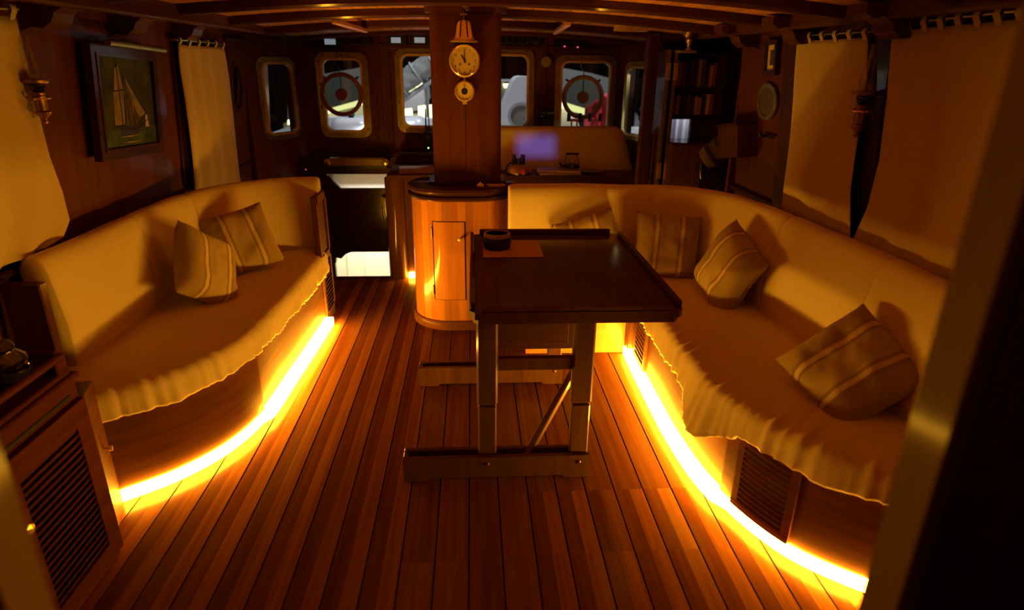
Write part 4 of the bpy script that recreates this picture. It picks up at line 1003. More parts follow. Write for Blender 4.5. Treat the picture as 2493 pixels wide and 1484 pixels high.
for i in range(48):
    a = 2 * math.pi * i / 48; k = 1 + 0.035 * abs(math.sin(a * 6)); oo_.append((fw_ / 2 * k * math.cos(a), fh_ / 2 * k * math.sin(a))); ii_.append((fw_ / 2 * 0.78 * math.cos(a), fh_ / 2 * 0.80 * math.sin(a)))
obj('rim', MB().ring(oo_, ii_, o - dn * 0.012, ux, uz, dn, 0.012), 'aged_brass', PLT, smooth=True)
obj('centre', MB().prism(ii_, o - dn * 0.014, ux, uz, dn, 0.008), 'plate_metal', PLT)
o, ux, uz, dn, fw_, fh_ = wall_frame(1, ((1786, 306), (1838, 304), (1832, 378), (1784, 382)))
BX = empty('wall_box', o - uz * fh_ / 2, 'small mahogany box fixed to the wall under the plate', 'box')
obj('box_body', MB().prism(rc(fw_, fh_), o - dn * 0.02, ux, uz, dn, 0.12), 'mahogany', BX)
obj('box_lid', MB().prism(rc(fw_ + 0.02, 0.018), o - dn * 0.02 + uz * (fh_ / 2 + 0.008), ux, uz, dn, 0.13), 'dark_mahogany', BX)
q = PWALL(1868, 331, 1, 0.02); HK = empty('wall_hook', q, 'small black hook on the wall beside the mahogany box', 'hook')
obj('hook_plate', MB().box(q, (0.008, 0.16, 0.014), 0.002), 'black', HK); obj('hook_peg', MB().tube([q, q + V3(-0.04, 0, 0), q + V3(-0.05, 0, 0.02)], 0.006, 8), 'black', HK, smooth=True)

# ================================================================== BOOKCASE, FOLDING DOOR, DESK (right, forward)
YK = 4.72
a = PY(1643, 128, YK); b = PY(1742, 290, YK); bx0, bx1, bz1, bz0 = a.x, b.x, a.z, b.z
BK = empty('bookcase', ((bx0 + bx1) / 2, YK, bz0), 'mahogany bookcase with two shelves of books beside the folding door', 'bookcase')
zm = PY(1690, 217, YK).z; tb = 0.022
obj('side_board', MB().b2(bx0 - 0.01, bx0 + tb, YK, YK + 0.22, bz0, bz1, 0.003), 'mahogany', BK)
obj('side_board', MB().b2(bx1 - tb, bx1 + 0.04, YK, YK + 0.22, bz0, bz1, 0.003), 'mahogany', BK)
obj('top_board', MB().b2(bx0, bx1, YK, YK + 0.22, bz1 - tb, bz1, 0.003), 'mahogany_cross', BK)
obj('shelf', MB().b2(bx0 + tb, bx1 - tb, YK, YK + 0.22, zm - 0.022, zm + 0.012, 0.003), 'mahogany_cross', BK)
obj('shelf', MB().b2(bx0 + tb, bx1 - tb, YK, YK + 0.22, bz0, bz0 + 0.03, 0.003), 'mahogany_cross', BK)
obj('back_board', MB().b2(bx0, bx1, YK + 0.20, YK + 0.22, bz0, bz1), 'dark_mahogany', BK)
BCOL = {'cream': (0.62, 0.50, 0.28, 1), 'tan': (0.42, 0.24, 0.10, 1), 'dark brown': (0.06, 0.03, 0.015, 1), 'olive': (0.12, 0.12, 0.04, 1), 'black': (0.012, 0.012, 0.012, 1), 'dark red': (0.18, 0.03, 0.02, 1), 'slate': (0.07, 0.08, 0.08, 1), 'ochre': (0.45, 0.28, 0.07, 1), 'ivory': (0.72, 0.64, 0.44, 1), 'charcoal': (0.03, 0.03, 0.028, 1), 'russet': (0.22, 0.07, 0.03, 1)}
rb = random.Random(12)
for zs, where, seq in ((zm + 0.012, 'upper', ['cream', 'tan', 'dark red', 'black', 'slate', 'dark brown', 'ivory', 'olive', 'charcoal', 'ochre', 'russet']), (bz0 + 0.03, 'lower', ['dark red', 'tan', 'black', 'dark brown', 'olive', 'slate', 'cream', 'ochre', 'charcoal', 'ivory', 'russet'])):
    x = bx0 + tb + 0.002; room = (zm - 0.022 if where == 'lower' else bz1 - tb) - zs
    wid = (bx1 - tb - x - 0.004) / len(seq)
    for i, cname in enumerate(seq):
        wd = wid * rb.uniform(0.86, 0.99); hgt = room * rb.uniform(0.70, 0.93); dpt = rb.uniform(0.12, 0.16); y0 = YK + 0.012 + rb.uniform(0, 0.012)
        bo = empty('book', (x + wd / 2, y0, zs), '%s book standing on the %s bookcase shelf' % (cname, where), 'book', 'books in the bookcase')
        c = obj('cover', MB().add(*(lambda P, F_: (P, F_))(*(lambda m: (m.v, m.f))(MB().b2(x, x + 0.002, y0, y0 + dpt, zs, zs + hgt).b2(x + wd - 0.002, x + wd, y0, y0 + dpt, zs, zs + hgt).b2(x + 0.002, x + wd - 0.002, y0, y0 + 0.003, zs, zs + hgt)))), 'book_cloth', bo); c.color = tuple(min(0.85, k_ * 1.9) for k_ in BCOL[cname][:3]) + (1,)
        obj('pages', MB().b2(x + 0.002, x + wd - 0.002, y0 + 0.003, y0 + dpt - 0.004, zs + 0.002, zs + hgt - 0.004), 'paper', bo)
        x += wid
# folding door standing open edge-on
FD = empty('door_2', PY(1625, 440, 4.55), kind='structure')
for k, (pt, pbm, wdx) in enumerate((((1628, 118), (1604, 440), 0.030), ((1644, 122), (1622, 440), 0.028))):
    t_, b_ = PY(*pt, 4.55), PY(*pbm, 4.55); b_.z = 0.02; xm = (t_.x + b_.x) / 2
    lf = obj('door_leaf', MB().b2(xm - wdx / 2, xm + wdx / 2, 4.55, 4.90, 0.02, 1.70, 0.003), 'trestle_wood', FD)
    obj('edge_strip', MB().b2(xm - wdx / 2 + 0.004, xm + wdx / 2 - 0.004, 4.543, 4.551, 0.02, 1.70, 0.001), 'aged_brass', lf)
    for zz in (0.88, 1.56):
        obj('hinge', MB().b2(xm - wdx / 2, xm + wdx / 2, 4.538, 4.545, zz - 0.055, zz + 0.055, 0.001), 'brass', lf)
        for dz in (-0.035, 0, 0.035): obj('screw', MB().lathe([(0.005, 0), (0.004, 0.002), (0, 0.002)], (xm, 4.538, zz + dz), (0, -1, 0), 8), 'bronze', lf)
jx = PY(1588, 300, 4.6).x
struct('trim_6', MB().b2(jx - 0.075, jx + 0.005, 4.60, 4.68, -0.05, 1.80, 0.004), 'mahogany')
# lit white curtain seen through the gap beneath the bookcase
sh0, sh1 = PY(1620, 285, 5.15), PY(1715, 450, 5.15)
rows = [[V3(sh0.x + (sh1.x - sh0.x) * j / 40, 5.15 + 0.02 * math.sin(j * 1.1 + 0.8 * math.sin(i * .25)) * (0.4 + i / 20), sh0.z + 0.25 + (0.30 - sh0.z - 0.25) * i / 20) for j in range(41)] for i in range(21)]
wc = obj('privacy_curtain', MB().grid(rows, flip=True), 'white_cloth', None, smooth=True, angle=180); wc.modifiers.new('thick', 'SOLIDIFY').thickness = 0.003
tag(wc, 'brightly lit white curtain seen through the gap under the bookcase', 'curtain')
struct('wall_nook', MB().b2(bx0 + 0.18, 2.0, YK + 0.02, YK + 0.06, -0.1, bz0), 'mahogany_wall')
struct('wall_nook_top', MB().b2(bx0 - 0.02, 2.0, YK + 0.23, YK + 0.27, bz0 - 0.02, 2.0), 'mahogany_wall')
struct('wall_nook_side', MB().b2(bx1 + 0.04, 2.0, YK + 0.02, YK + 0.06, bz0, 2.0), 'dark_mahogany')
# desk box with sloping lid
d0, d1, d2_ = PY(1642, 350, 4.40), PY(1714, 360, 4.32), PY(1782, 352, 4.40)
DK = empty('chart_desk', (d1.x, 4.4, 0.0), 'small dark wooden desk under the bookcase', 'desk')
dk = [(d0.x, 4.66), (d0.x, 4.42), (d1.x, 4.34), (d2_.x - 0.02, 4.42), (d2_.x - 0.02, 4.66)]
obj('desk_body', MB().prism(dk, (0, 0, 0), (1, 0, 0), (0, 1, 0), (0, 0, 1), d0.z - 0.01), 'mahogany', DK)
dk2 = [(x + (0.012 if x > d1.x else -0.012), y - 0.012) for x, y in dk]
obj('desk_top', MB().prism(dk2, (0, 0, d0.z - 0.01), (1, 0, 0), (0, 1, 0), (0, 0, 1), 0.02), 'dark_mahogany', DK)
# rolled blanket on the desk side
r0, r1 = PY(1722, 385, 4.25), PY(1782, 345, 4.18)
BL = empty('rolled_blanket', (r0 + r1) / 2, 'grey rolled blanket leaning over the small desk', 'blanket')
rp0 = [r0.lerp(r1, t) for t in (-0.2, -0.12, 0.1, 0.35, 0.6, 0.9, 1.15, 1.22)]
obj('roll', MB().tube(rp0, [0.02, 0.065, 0.085, 0.082, 0.088, 0.085, 0.06, 0.02], 18), 'blanket_grey', BL, smooth=True)
for t in (0.22, 0.62, 0.98): obj('dark_band', MB().tube([r0.lerp(r1, t - 0.06), r0.lerp(r1, t + 0.06)], [0.0885, 0.0885], 18), 'blanket_dark', BL, smooth=True)
q0, q1 = PY(1708, 398, 4.24), PY(1728, 372, 4.20)
FLa = empty('torch', (q0 + q1) / 2, 'black torch with brass ring leaning on the small desk', 'torch')
obj('torch_body', MB().tube([q0 + V3(0.02, 0, -0.10), q0, q0.lerp(q1, .5)], [0.022, 0.024, 0.028], 14), 'black_gloss', FLa, smooth=True); obj('torch_ring', MB().tube([q0.lerp(q1, .5), q0.lerp(q1, .62)], 0.031, 14), 'brass', FLa, smooth=True)
# brass lamp cup high beside the bookcase
lp = PY(1676, 118, 4.45)
LP = empty('cabin_lamp', lp, 'brass cabin lamp with dark cup shade above the bookcase', 'lamp')
obj('stem', MB().lathe([(0.02, -0.012), (0.022, 0), (0.010, 0.006), (0.012, 0.03), (0.018, 0.036), (0.022, 0.055), (0.014, 0.06)], lp, n=18), 'brass', LP, smooth=True)
obj('cup_shade', MB().lathe([(0.014, 0.056), (0.034, 0.066), (0.046, 0.085), (0.050, 0.11), (0.046, 0.11), (0.040, 0.085), (0.02, 0.072)], lp, n=22, caps=False), 'bronze', LP, smooth=True)
obj('lamp_shelf', MB().b2(lp.x - 0.06, lp.x + 0.05, lp.y - 0.03, lp.y + 0.28, lp.z - 0.026, lp.z - 0.012, 0.002), 'pale_trim', LP)

# ================================================================== WHEELHOUSE COUNTER AND THINGS ON IT
CT = empty('counter', (0.4, 5.0, 0), 'long wheelhouse counter with rounded end post behind the column', 'counter')
zc_ = 0.815; y0c = 4.72
obj('counter_top', MB().prism([(-0.64, y0c), (1.40, y0c), (1.40, 4.97), (1.25, 5.33), (-0.64, 5.33)], (0, 0, zc_ - 0.03), (1, 0, 0), (0, 1, 0), (0, 0, 1), 0.03), 'mahogany_cross', CT)
obj('front_panel', MB().b2(-0.52, 1.38, y0c + 0.05, y0c + 0.075, 0.05, zc_ - 0.03, 0.003), 'mahogany', CT)
pr = [(-0.665, y0c + 0.12), (-0.665, y0c + 0.06), (-0.645, y0c + 0.02), (-0.61, y0c + 0.0), (-0.565, y0c + 0.0), (-0.535, y0c + 0.02), (-0.52, y0c + 0.06), (-0.52, y0c + 0.12)]
obj('end_post', MB().prism(pr, (0, 0, 0), (1, 0, 0), (0, 1, 0), (0, 0, 1), zc_ - 0.03), 'mahogany', CT, smooth=True, angle=50)
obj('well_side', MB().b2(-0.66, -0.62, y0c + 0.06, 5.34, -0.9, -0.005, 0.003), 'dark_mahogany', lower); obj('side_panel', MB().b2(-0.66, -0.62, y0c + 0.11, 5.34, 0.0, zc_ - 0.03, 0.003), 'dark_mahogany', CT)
obj('back_lip', MB().b2(-0.64, 1.22, 5.30, 5.33, zc_, zc_ + 0.06, 0.004), 'mahogany_cross', CT)
led('led_strip', [V3(-0.515, y0c + 0.05), V3(-0.1, y0c + 0.05), V3(0.35, y0c + 0.05)], 'amber light strip under the wheelhouse counter behind the stave cupboard', h=0.035, depth=0.02)
ldg = MB().b2(-0.60, 1.20, 5.30, 5.5, 0.86, 0.905, 0.006)
struct('trim_7', ldg, 'dark_mahogany')
# bolster cushion covered in cream canvas
bx = PY(1218, 400, 5.02), PY(1536, 400, 5.02); x0_, x1_ = bx[0].x - 0.10, bx[1].x
rings = []
for x, k, sk in ((x0_, 1, 0), (x0_ + 0.5, 1, 0), (x1_ - 0.14, 1, 0), (x1_ - 0.10, 0.99, 0.01), (x1_ - 0.06, 0.90, 0.02), (x1_ - 0.02, 0.6, 0.03), (x1_ + 0.01, 0.30, 0.03)):
    hz = 0.315
    pro = [(4.99, 0.0), (4.985, 0.05), (5.03, 0.18), (5.06, 0.28), (5.075, 0.31), (5.10, 0.318), (5.20, 0.318), (5.24, 0.31), (5.26, 0.28), (5.28, 0.0)]
    rings.append([V3(x + 0.012 * noise.noise(V3(z * 9, y * 4, x)), y + sk + 0.008 * noise.noise(V3(x * 5, z * 8, 1)), zc_ + z * k + (0.006 * noise.noise(V3(x * 6, 0, 4)) if z > 0.2 else 0)) for y, z in pro])
tag(obj('bolster', MB().loft(rings, True, flip=False), 'white_canvas', None, smooth=True, angle=60), 'long cream canvas bolster standing on the wheelhouse counter', 'bolster')
# kettle
kp = PZ(1392, 408, zc_); kp.y = 4.90; kp.x = PY(1392, 400, 4.90).x; kp.z = zc_
KT = empty('kettle', kp, 'small black kettle with arched handle in front of the bolster', 'kettle')
obj('kettle_body', MB().lathe([(0, 0), (0.055, 0), (0.064, 0.012), (0.066, 0.035), (0.055, 0.06), (0.03, 0.072), (0, 0.075)], kp, n=26), 'black_gloss', KT, smooth=True)
obj('lid_knob', MB().lathe([(0.006, 0.072), (0.006, 0.082), (0.012, 0.086), (0.012, 0.094), (0, 0.097)], kp, n=12), 'brass', KT, smooth=True)
obj('handle', MB().tube([kp + V3(0.058 * math.cos(a), 0, 0.05 + 0.09 * math.sin(a)) for a in [math.pi * i / 14 for i in range(15)]], 0.004, 8), 'aged_brass', KT, smooth=True)
obj('handle_grip', MB().tube([kp + V3(0.05, 0, 0.137), kp + V3(-0.05, 0, 0.137)], 0.009, 10), 'black', KT, smooth=True)
obj('spout', MB().tube([kp + V3(-0.055, 0, 0.035), kp + V3(-0.085, 0, 0.055), kp + V3(-0.10, 0, 0.075)], [0.014, 0.010, 0.008], 10), 'black_gloss', KT, smooth=True)
tp = Vector((PY(1440, 408, 4.88).x, 4.88, zc_))
tag(obj('tray', MB().lathe([(0, 0), (0.05, 0), (0.085, 0.004), (0.09, 0.012), (0.082, 0.010), (0, 0.006)], tp, n=28), 'black_gloss', None, smooth=True), 'black dish on the counter beside the kettle', 'dish')
# green folders
for k, (z, rot, lab) in enumerate(((0.0, 0.05, 'olive folder at the bottom of the pile on the counter'), (0.018, -0.06, 'glossy olive folder on top of the pile on the counter'))):
    cx_ = PY(1360, 425, 4.79).x; fo = empty('folder', (cx_, 4.82, zc_ + z), lab, 'folder'); Rf = Matrix.Rotation(rot, 3, 'Z')
    cen = Vector((cx_, 4.83, zc_ + z + 0.009))
    obj('cover', MB().box(cen + V3(0, 0, 0.0075), (0.33, 0.20, 0.003), 0.001, Rf).box(cen - V3(0, 0, 0.0075), (0.33, 0.20, 0.003), 0.001, Rf), 'green_cover', fo)
    obj('pages', MB().box(cen, (0.315, 0.19, 0.012), 0, Rf), 'paper', fo)
# crumpled bag with a dark camera on it
gp = Vector((PY(1262, 425, 4.80).x, 4.80, zc_))
BG = empty('paper_bag', gp, 'crumpled brown paper bag on the counter next to the olive folders', 'bag')
rings = []
for z, r in ((0, 0.07), (0.015, 0.085), (0.04, 0.08), (0.06, 0.06), (0.07, 0.03)):
    rings.append([gp + V3(math.cos(a) * r * 1.15 * (1 + 0.3 * noise.noise(V3(math.cos(a) * 2, math.sin(a) * 2, z * 30))), math.sin(a) * r * (1 + 0.3 * noise.noise(V3(math.cos(a) * 3, math.sin(a) * 2, z * 20))), z) for a in [2 * math.pi * i / 22 for i in range(22)]])
obj('bag_body', MB().loft(rings), 'bag_paper', BG, smooth=True); obj('red_label', MB().box(gp + V3(0.025, -0.088, 0.03), (0.03, 0.004, 0.03), 0.001), 'red', BG)
BN = empty('binoculars', gp + V3(0, 0.02, 0.062), 'black binoculars resting on the crumpled paper bag', 'binoculars')
for sx in (-1, 1): obj('barrel', MB().lathe([(0.02, 0), (0.024, 0.01), (0.022, 0.04), (0.014, 0.07), (0.016, 0.085), (0, 0.086)], gp + V3(sx * 0.024, 0.02, 0.055), (sx * 0.15, 0, 1), 14), 'black', BN, smooth=True)
obj('bridge', MB().box(gp + V3(0, 0.02, 0.10), (0.04, 0.02, 0.02), 0.003), 'black', BN); obj('strap', MB().tube([gp + V3(-0.03, 0, 0.10), gp + V3(-0.08, -0.03, 0.075), gp + V3(-0.10, -0.05, 0.03), gp + V3(-0.09, -0.08, 0.005)], 0.006, 6), 'black', BN, smooth=True)
# chart and pale sheets left of the column
tag(obj('chart_sheet', MB().box((-0.42, 4.95, zc_ + 0.006), (0.30, 0.30, 0.012), 0.002, Matrix.Rotation(0.1, 3, 'Z')), 'bag_paper'), 'folded tan chart on the counter left of the column', 'chart')
# handheld radio
rd = PY(1043, 372, 5.28); RD = empty('radio', V3(rd.x, 5.40, 0.905), 'black handheld radio with two antennas and a green light', 'radio')
c = Vector((PY(1043, 350, 5.38).x, 5.38, 0.905))
obj('radio_body', MB().b2(c.x - 0.032, c.x + 0.032, c.y - 0.02, c.y + 0.02, c.z, c.z + 0.16, 0.006), 'black', RD); zz = PY(1043, 265, 5.38).z
obj('antenna', MB().tube([c + V3(-0.016, 0, 0.155), V3(c.x - 0.016, c.y, zz)], [0.008, 0.004], 8), 'black', RD, smooth=True); obj('antenna', MB().tube([c + V3(0.010, 0, 0.155), V3(c.x + 0.010, c.y, zz + 0.002)], [0.006, 0.003], 8), 'black', RD, smooth=True)
obj('indicator', MB().lathe([(0.006, 0), (0.004, 0.003), (0, 0.0035)], (c.x, c.y - 0.02, c.z + 0.03), (0, -1, 0), 8), 'led_green', RD); obj('radio_display', MB().b2(c.x - 0.02, c.x + 0.02, c.y - 0.0215, c.y - 0.019, c.z + 0.10, c.z + 0.13), 'screen_dark', RD)

# console ledge over the passage
CS = empty('console_shelf', (-0.95, 5.25, 0.82), 'cream roller box with brass ends over the passage opening', 'console')
xa, xb = PY(800, 395, 5.28).x, PY(935, 395, 5.28).x; zr = PY(860, 396, 5.26).z
obj('roller_box', MB().b2(xa, xb, 5.27, 5.36, zr - 0.03, zr + 0.035, 0.01), 'pale_trim', CS); obj('slot', MB().b2(xa - 0.02, xb + 0.02, 5.285, 5.36, zr - 0.055, zr - 0.03, 0.004), 'black', CS)
for x in (xa - 0.01, xb + 0.01): obj('end_cap', MB().lathe([(0.03, 0), (0.03, 0.01), (0.015, 0.016), (0, 0.016)], (x, 5.28, zr), (0, -1, 0), 14), 'aged_brass', CS, smooth=True)
# brass valve and cord in the passage
q = PY(932, 482, 5.33); VV = empty('valve', q, 'small brass valve with hanging cord on the dark passage panel', 'valve')
obj('valve_body', MB().lathe([(0.016, 0), (0.016, 0.02), (0.009, 0.025), (0.009, 0.04), (0.014, 0.045), (0, 0.05)], q, (0, -1, 0), 12), 'brass', VV, smooth=True)
obj('cord', MB().tube([PY(930, 500, 5.31), PY(933, 525, 5.30), PY(940, 555, 5.31), PY(939, 580, 5.32), PY(941, 602, 5.33)], 0.004, 6), 'aged_brass', VV, smooth=True)

# ================================================================== INSTRUMENTS ABOVE AND BETWEEN THE WINDOWS
def display(px0, px1, py0, py1, lit, label):
    a, b = PY(px0, py0, YB - 0.06), PY(px1, py1, YB - 0.06); cx, cz = (a.x + b.x) / 2, (a.z + b.z) / 2; w_, h_ = b.x - a.x, a.z - b.z
    r = empty('instrument_display', (cx, YB - 0.03, b.z), label, 'display')
    obj('housing', MB().b2(a.x, b.x, YB - 0.06, YB - 0.012, b.z, a.z, 0.006), 'black', r)
    if lit: obj('screen', MB().b2(cx - w_ * .30, cx + w_ * .20, YB - 0.063, YB - 0.059, cz - h_ * .36, cz + h_ * .22, 0.001), 'screen_lit', r)
    else: obj('screen', MB().lathe([(min(w_, h_) * .42, 0), (min(w_, h_) * .42, 0.003), (min(w_, h_) * .36, 0.004), (0, 0.004)], (cx, YB - 0.06, cz), (0, -1, 0), 20), 'screen_dark', r)
    return r, cx, cz
display(778, 834, 88, 112, 1, 'lit square instrument display above the clear-view screen window next to the passage')
display(846, 904, 86, 110, 0, 'dark round instrument gauge beside the lit display over the passage window')
display(942, 990, 84, 108, 1, 'lit instrument display over the brass window left of the column')
display(998, 1050, 84, 108, 1, 'lit instrument display right beside the column')
display(1200, 1240, 84, 108, 0, 'dark gauge half hidden behind the column')
display(1246, 1278, 84, 110, 0, 'dark gauge above the window with the white cowl')
display(1286, 1320, 86, 112, 0, 'dark gauge beside the white cowl window corner')
r, cx, cz = display(1350, 1388, 90, 116, 0, 'dark gauge with red light over the red flag window'); obj('indicator', MB().lathe([(0.006, 0), (0, 0.004)], (cx + 0.02, YB - 0.06, cz - 0.03), (0, -1, 0), 8), 'led_red', r)
r, cx, cz = display(1394, 1432, 92, 118, 0, 'second dark gauge with red light over the red flag window'); obj('indicator', MB().lathe([(0.006, 0), (0, 0.004)], (cx - 0.02, YB - 0.06, cz - 0.03), (0, -1, 0), 8), 'led_red', r)
q = PY(1329, 151, YB - 0.02); SC = empty('wall_gauge', q - V3(0, 0, 0.05), 'small round brass gauge between the cowl window and the flag window', 'gauge'); q.y = YB - 0.013
obj('case', MB().lathe([(0.047, 0), (0.05, 0.012), (0.044, 0.022), (0.040, 0.018), (0, 0.018)], q, (0, -1, 0), 24), 'aged_brass', SC, smooth=True); dd = obj('dial', MB().lathe([(0.038, 0.017), (0.038, 0.0195), (0, 0.0195)], q, (0, -1, 0), 24), 'pale_trim', SC); obj('needle', MB().bar(q + V3(0, -0.021, 0), q + V3(0.0, -0.021, 0.03), 0.004, 0.001, up=(0, -1, 0)), 'ink', dd)
q = PY(1330, 275, YB - 0.05); q.y = YB - 0.06; CM = empty('compass', q - V3(0, 0, 0.05), 'small dark bracket compass between the cowl window and the flag window', 'compass')
obj('compass_body', MB().lathe([(0.03, -0.04), (0.05, -0.03), (0.055, 0), (0.045, 0.02), (0.03, 0.035), (0, 0.04)], q, n=22), 'black_gloss', CM, smooth=True); obj('compass_ring', MB().lathe([(0.056, 0.0), (0.06, 0.008), (0.05, 0.014)], q, n=22, caps=False), 'aged_brass', CM, smooth=True); obj('bracket', MB().b2(q.x - 0.07, q.x + 0.07, q.y + 0.02, q.y + 0.05, q.z - 0.045, q.z - 0.025, 0.004), 'black', CM)
# gadget with a red light on the left bulkhead
q = PY(676, 394, 5.2); GD = empty('switch_box', q, 'small black switch box with a tiny red light by the passage', 'switch')
GD.location = V3(-1.40, 5.345, 0.74); WORLD[GD.name] = Vector(GD.location); g0 = WORLD[GD.name]
obj('switch_body', MB().b2(g0.x - 0.04, g0.x + 0.04, 5.335, 5.36, g0.z, g0.z + 0.08, 0.005), 'black', GD); obj('indicator', MB().lathe([(0.004, 0), (0, 0.003)], (g0.x + 0.02, 5.335, g0.z + 0.02), (0, -1, 0), 8), 'led_red', GD)
# clear-view screens
def clear_view(px, py, rpx, label):
    c = PY(px, py, YB - 0.05); e = PY(px + rpx, py, YB - 0.05); R = (e - c).length; c.y = YB - 0.05
    r = empty('clear_view_screen', c - V3(0, 0, R), label, 'clear-view screen')
    obj('ring', MB().lathe([(R, -0.012), (R, 0.012), (R * 0.90, 0.018), (R * 0.80, 0.010), (R * 0.80, -0.012), (R, -0.012)], c, (0, -1, 0), 44, caps=False), 'ring_wood', r, smooth=True)
    obj('disc', MB().lathe([(R * 0.85, 0), (R * 0.85, 0.003), (0, 0.003)], c, (0, -1, 0), 44), 'clear_disc', r)
    obj('motor_hub', MB().lathe([(R * 0.28, -0.01), (R * 0.28, 0.02), (R * 0.22, 0.03), (0, 0.032)], c, (0, -1, 0), 26), 'ring_wood', r, smooth=True)
    obj('support_rod', MB().tube([c + V3(0, 0.012, R * 0.95), c + V3(0, 0.012, 0)], 0.004, 6), 'black', r)
    obj('cable', MB().tube([c + V3(0, -0.012, R * 0.9), c + V3(-0.005, -0.014, R * 1.15), c + V3(-0.03, -0.005, R * 1.35), c + V3(-0.02, 0.02, R * 1.75)], 0.004, 6), 'grey_plastic', r, smooth=True)
    for a in (45, 135): obj('mount', MB().bar(c + V3(R * math.cos(math.radians(a)) * .97, 0, R * math.sin(math.radians(a)) * .97), c + V3(R * 1.12 * math.cos(math.radians(a)), 0.03, R * 1.12 * math.sin(math.radians(a))), 0.02, 0.01), 'bronze', r)
clear_view(832, 230, 52, 'round clear-view screen with wooden ring in the window over the passage')
clear_view(1419, 237, 51, 'round clear-view screen with wooden ring in the window behind the bolster')
# red-handled levers on the ledge below the flag window
for px_, w_, lab_ in ((1398, 26, 'orange handled throttle lever under the clear-view screen behind the bolster'), (1448, 24, 'orange handled throttle lever in front of the red ensign')):
    q = V3(PY(px_, 300, 5.40).x, 5.40, 0.905); lv = empty('throttle_lever', q, lab_, 'lever', 'throttle levers on the ledge')
    zt_ = PY(px_, 292, 5.40).z; s = w_ / 1524 * 5.4 / 2
    obj('lever_base', MB().b2(q.x - 0.05, q.x + 0.05, 5.37, 5.43, 0.905, 0.94, 0.006), 'black', lv)
    for sx in (-1, 1): obj('lever_arm', MB().tube([q + V3(sx * s * .5, 0, 0.03), V3(q.x + sx * s * .5, 5.40, zt_)], 0.007, 8), 'orange_plastic', lv, smooth=True)
    obj('cross_handle', MB().tube([V3(q.x - s, 5.40, zt_), V3(q.x + s, 5.40, zt_)], 0.013, 10), 'orange_plastic', lv, smooth=True)
    for sx in (-1, 1): obj('grip', MB().tube([V3(q.x + sx * s, 5.40, zt_ - 0.01), V3(q.x + sx * s * 1.05, 5.40, zt_ + 0.055)], [0.018, 0.014], 10), 'black', lv, smooth=True)
# brass oval ceiling light
q0, q1 = PY(1492, 50, 4.45), PY(1560, 58, 4.45); c = (q0 + q1) / 2; c.y = 4.33; c.z = zdeck(c.x, 4.33) - 0.002
CL = empty('deckhead_light', c, 'oval brass deckhead light under the forward beams', 'ceiling light')
obj('bezel', MB().ring(circ(0.11, 32, ry=0.07), circ(0.085, 32, ry=0.05), c, (1, 0, 0), (0, 1, 0), (0, 0, -1), 0.045), 'brass', CL, smooth=True); obj('lens', MB().prism(circ(0.088, 32, ry=0.052), c, (1, 0, 0), (0, 1, 0), (0, 0, -1), 0.03), 'dark_glass', CL)
q = V3(PY(1133, 6, 3.3).x, 3.36, zdeck(0, 3.36) - 0.046); HKc = empty('ceiling_hook', q - V3(0, 0, 0.03), 'small brass hook under the beam in front of the column', 'hook')
obj('hook_plate', MB().lathe([(0.018, 0), (0.018, -0.005), (0, -0.006)], q, n=14), 'aged_brass', HKc); obj('hook_bend', MB().tube([q, q - V3(0, 0, 0.012), q + V3(0.008, 0, -0.022), q + V3(0.016, 0, -0.014)], 0.004, 8), 'aged_brass', HKc, smooth=True)

# ================================================================== PANELLED DOOR WITH OVAL GLASS (left, forward)
da, db = PWALL(556, 120, -1, 0.02), PWALL(612, 128, -1, 0.02); y0, y1 = da.y, db.y + 0.06
D1 = empty('door_1', V3(-wall_x(0.9), (y0 + y1) / 2, 0), kind='structure')
def wall_slab(name, ya, yb, za, zb2, t0, t1, mat, parent):
    vs = [V3(-(wall_x(z) - t), y, z) for z in (za, zb2) for t in (t1, t0) for y in (ya, yb)]
    return obj(name, MB().add(vs, [(0, 1, 5, 4), (2, 6, 7, 3), (0, 4, 6, 2), (1, 3, 7, 5), (4, 5, 7, 6), (0, 2, 3, 1)]), mat, parent)
dpan = wall_slab('door_panel', y0, y1, 0.0, 1.70, 0.0, 0.016, 'settee_front', D1)
wall_slab('door_stile', y0 - 0.05, y0 + 0.03, 0.0, 1.74, 0.0, 0.03, 'mahogany', D1); wall_slab('door_stile', y1 - 0.03, y1 + 0.06, 0.0, 1.74, 0.0, 0.03, 'mahogany', D1)
wall_slab('door_rail', y0, y1, 1.66, 1.74, 0.0, 0.03, 'mahogany', D1); wall_slab('door_rail', y0, y1, 0.80, 0.88, 0.0, 0.03, 'mahogany', D1)
oc_ = PWALL(574, 212, -1, 0.018); e1 = V3(0, 1, 0); e2 = V3(LEAN, 0, 1).normalized(); nn_ = V3(1, 0, -LEAN)
obj('oval_rim', MB().ring(circ(0.13, 36, ry=0.17), circ(0.105, 36, ry=0.145), oc_, e1, e2, nn_, 0.014), 'mahogany', dpan, smooth=True); obj('oval_glass', MB().prism(circ(0.108, 36, ry=0.148), oc_, e1, e2, nn_, 0.004), 'dark_glass', dpan)

# ================================================================== OUTSIDE: HARBOUR AT NIGHT
tag(obj('harbour_water', MB().b2(-14, 14, 6.9, 40, -1.2, -1.0), 'night_water'), 'dark harbour water beyond the wheelhouse windows', 'water', kind='stuff')
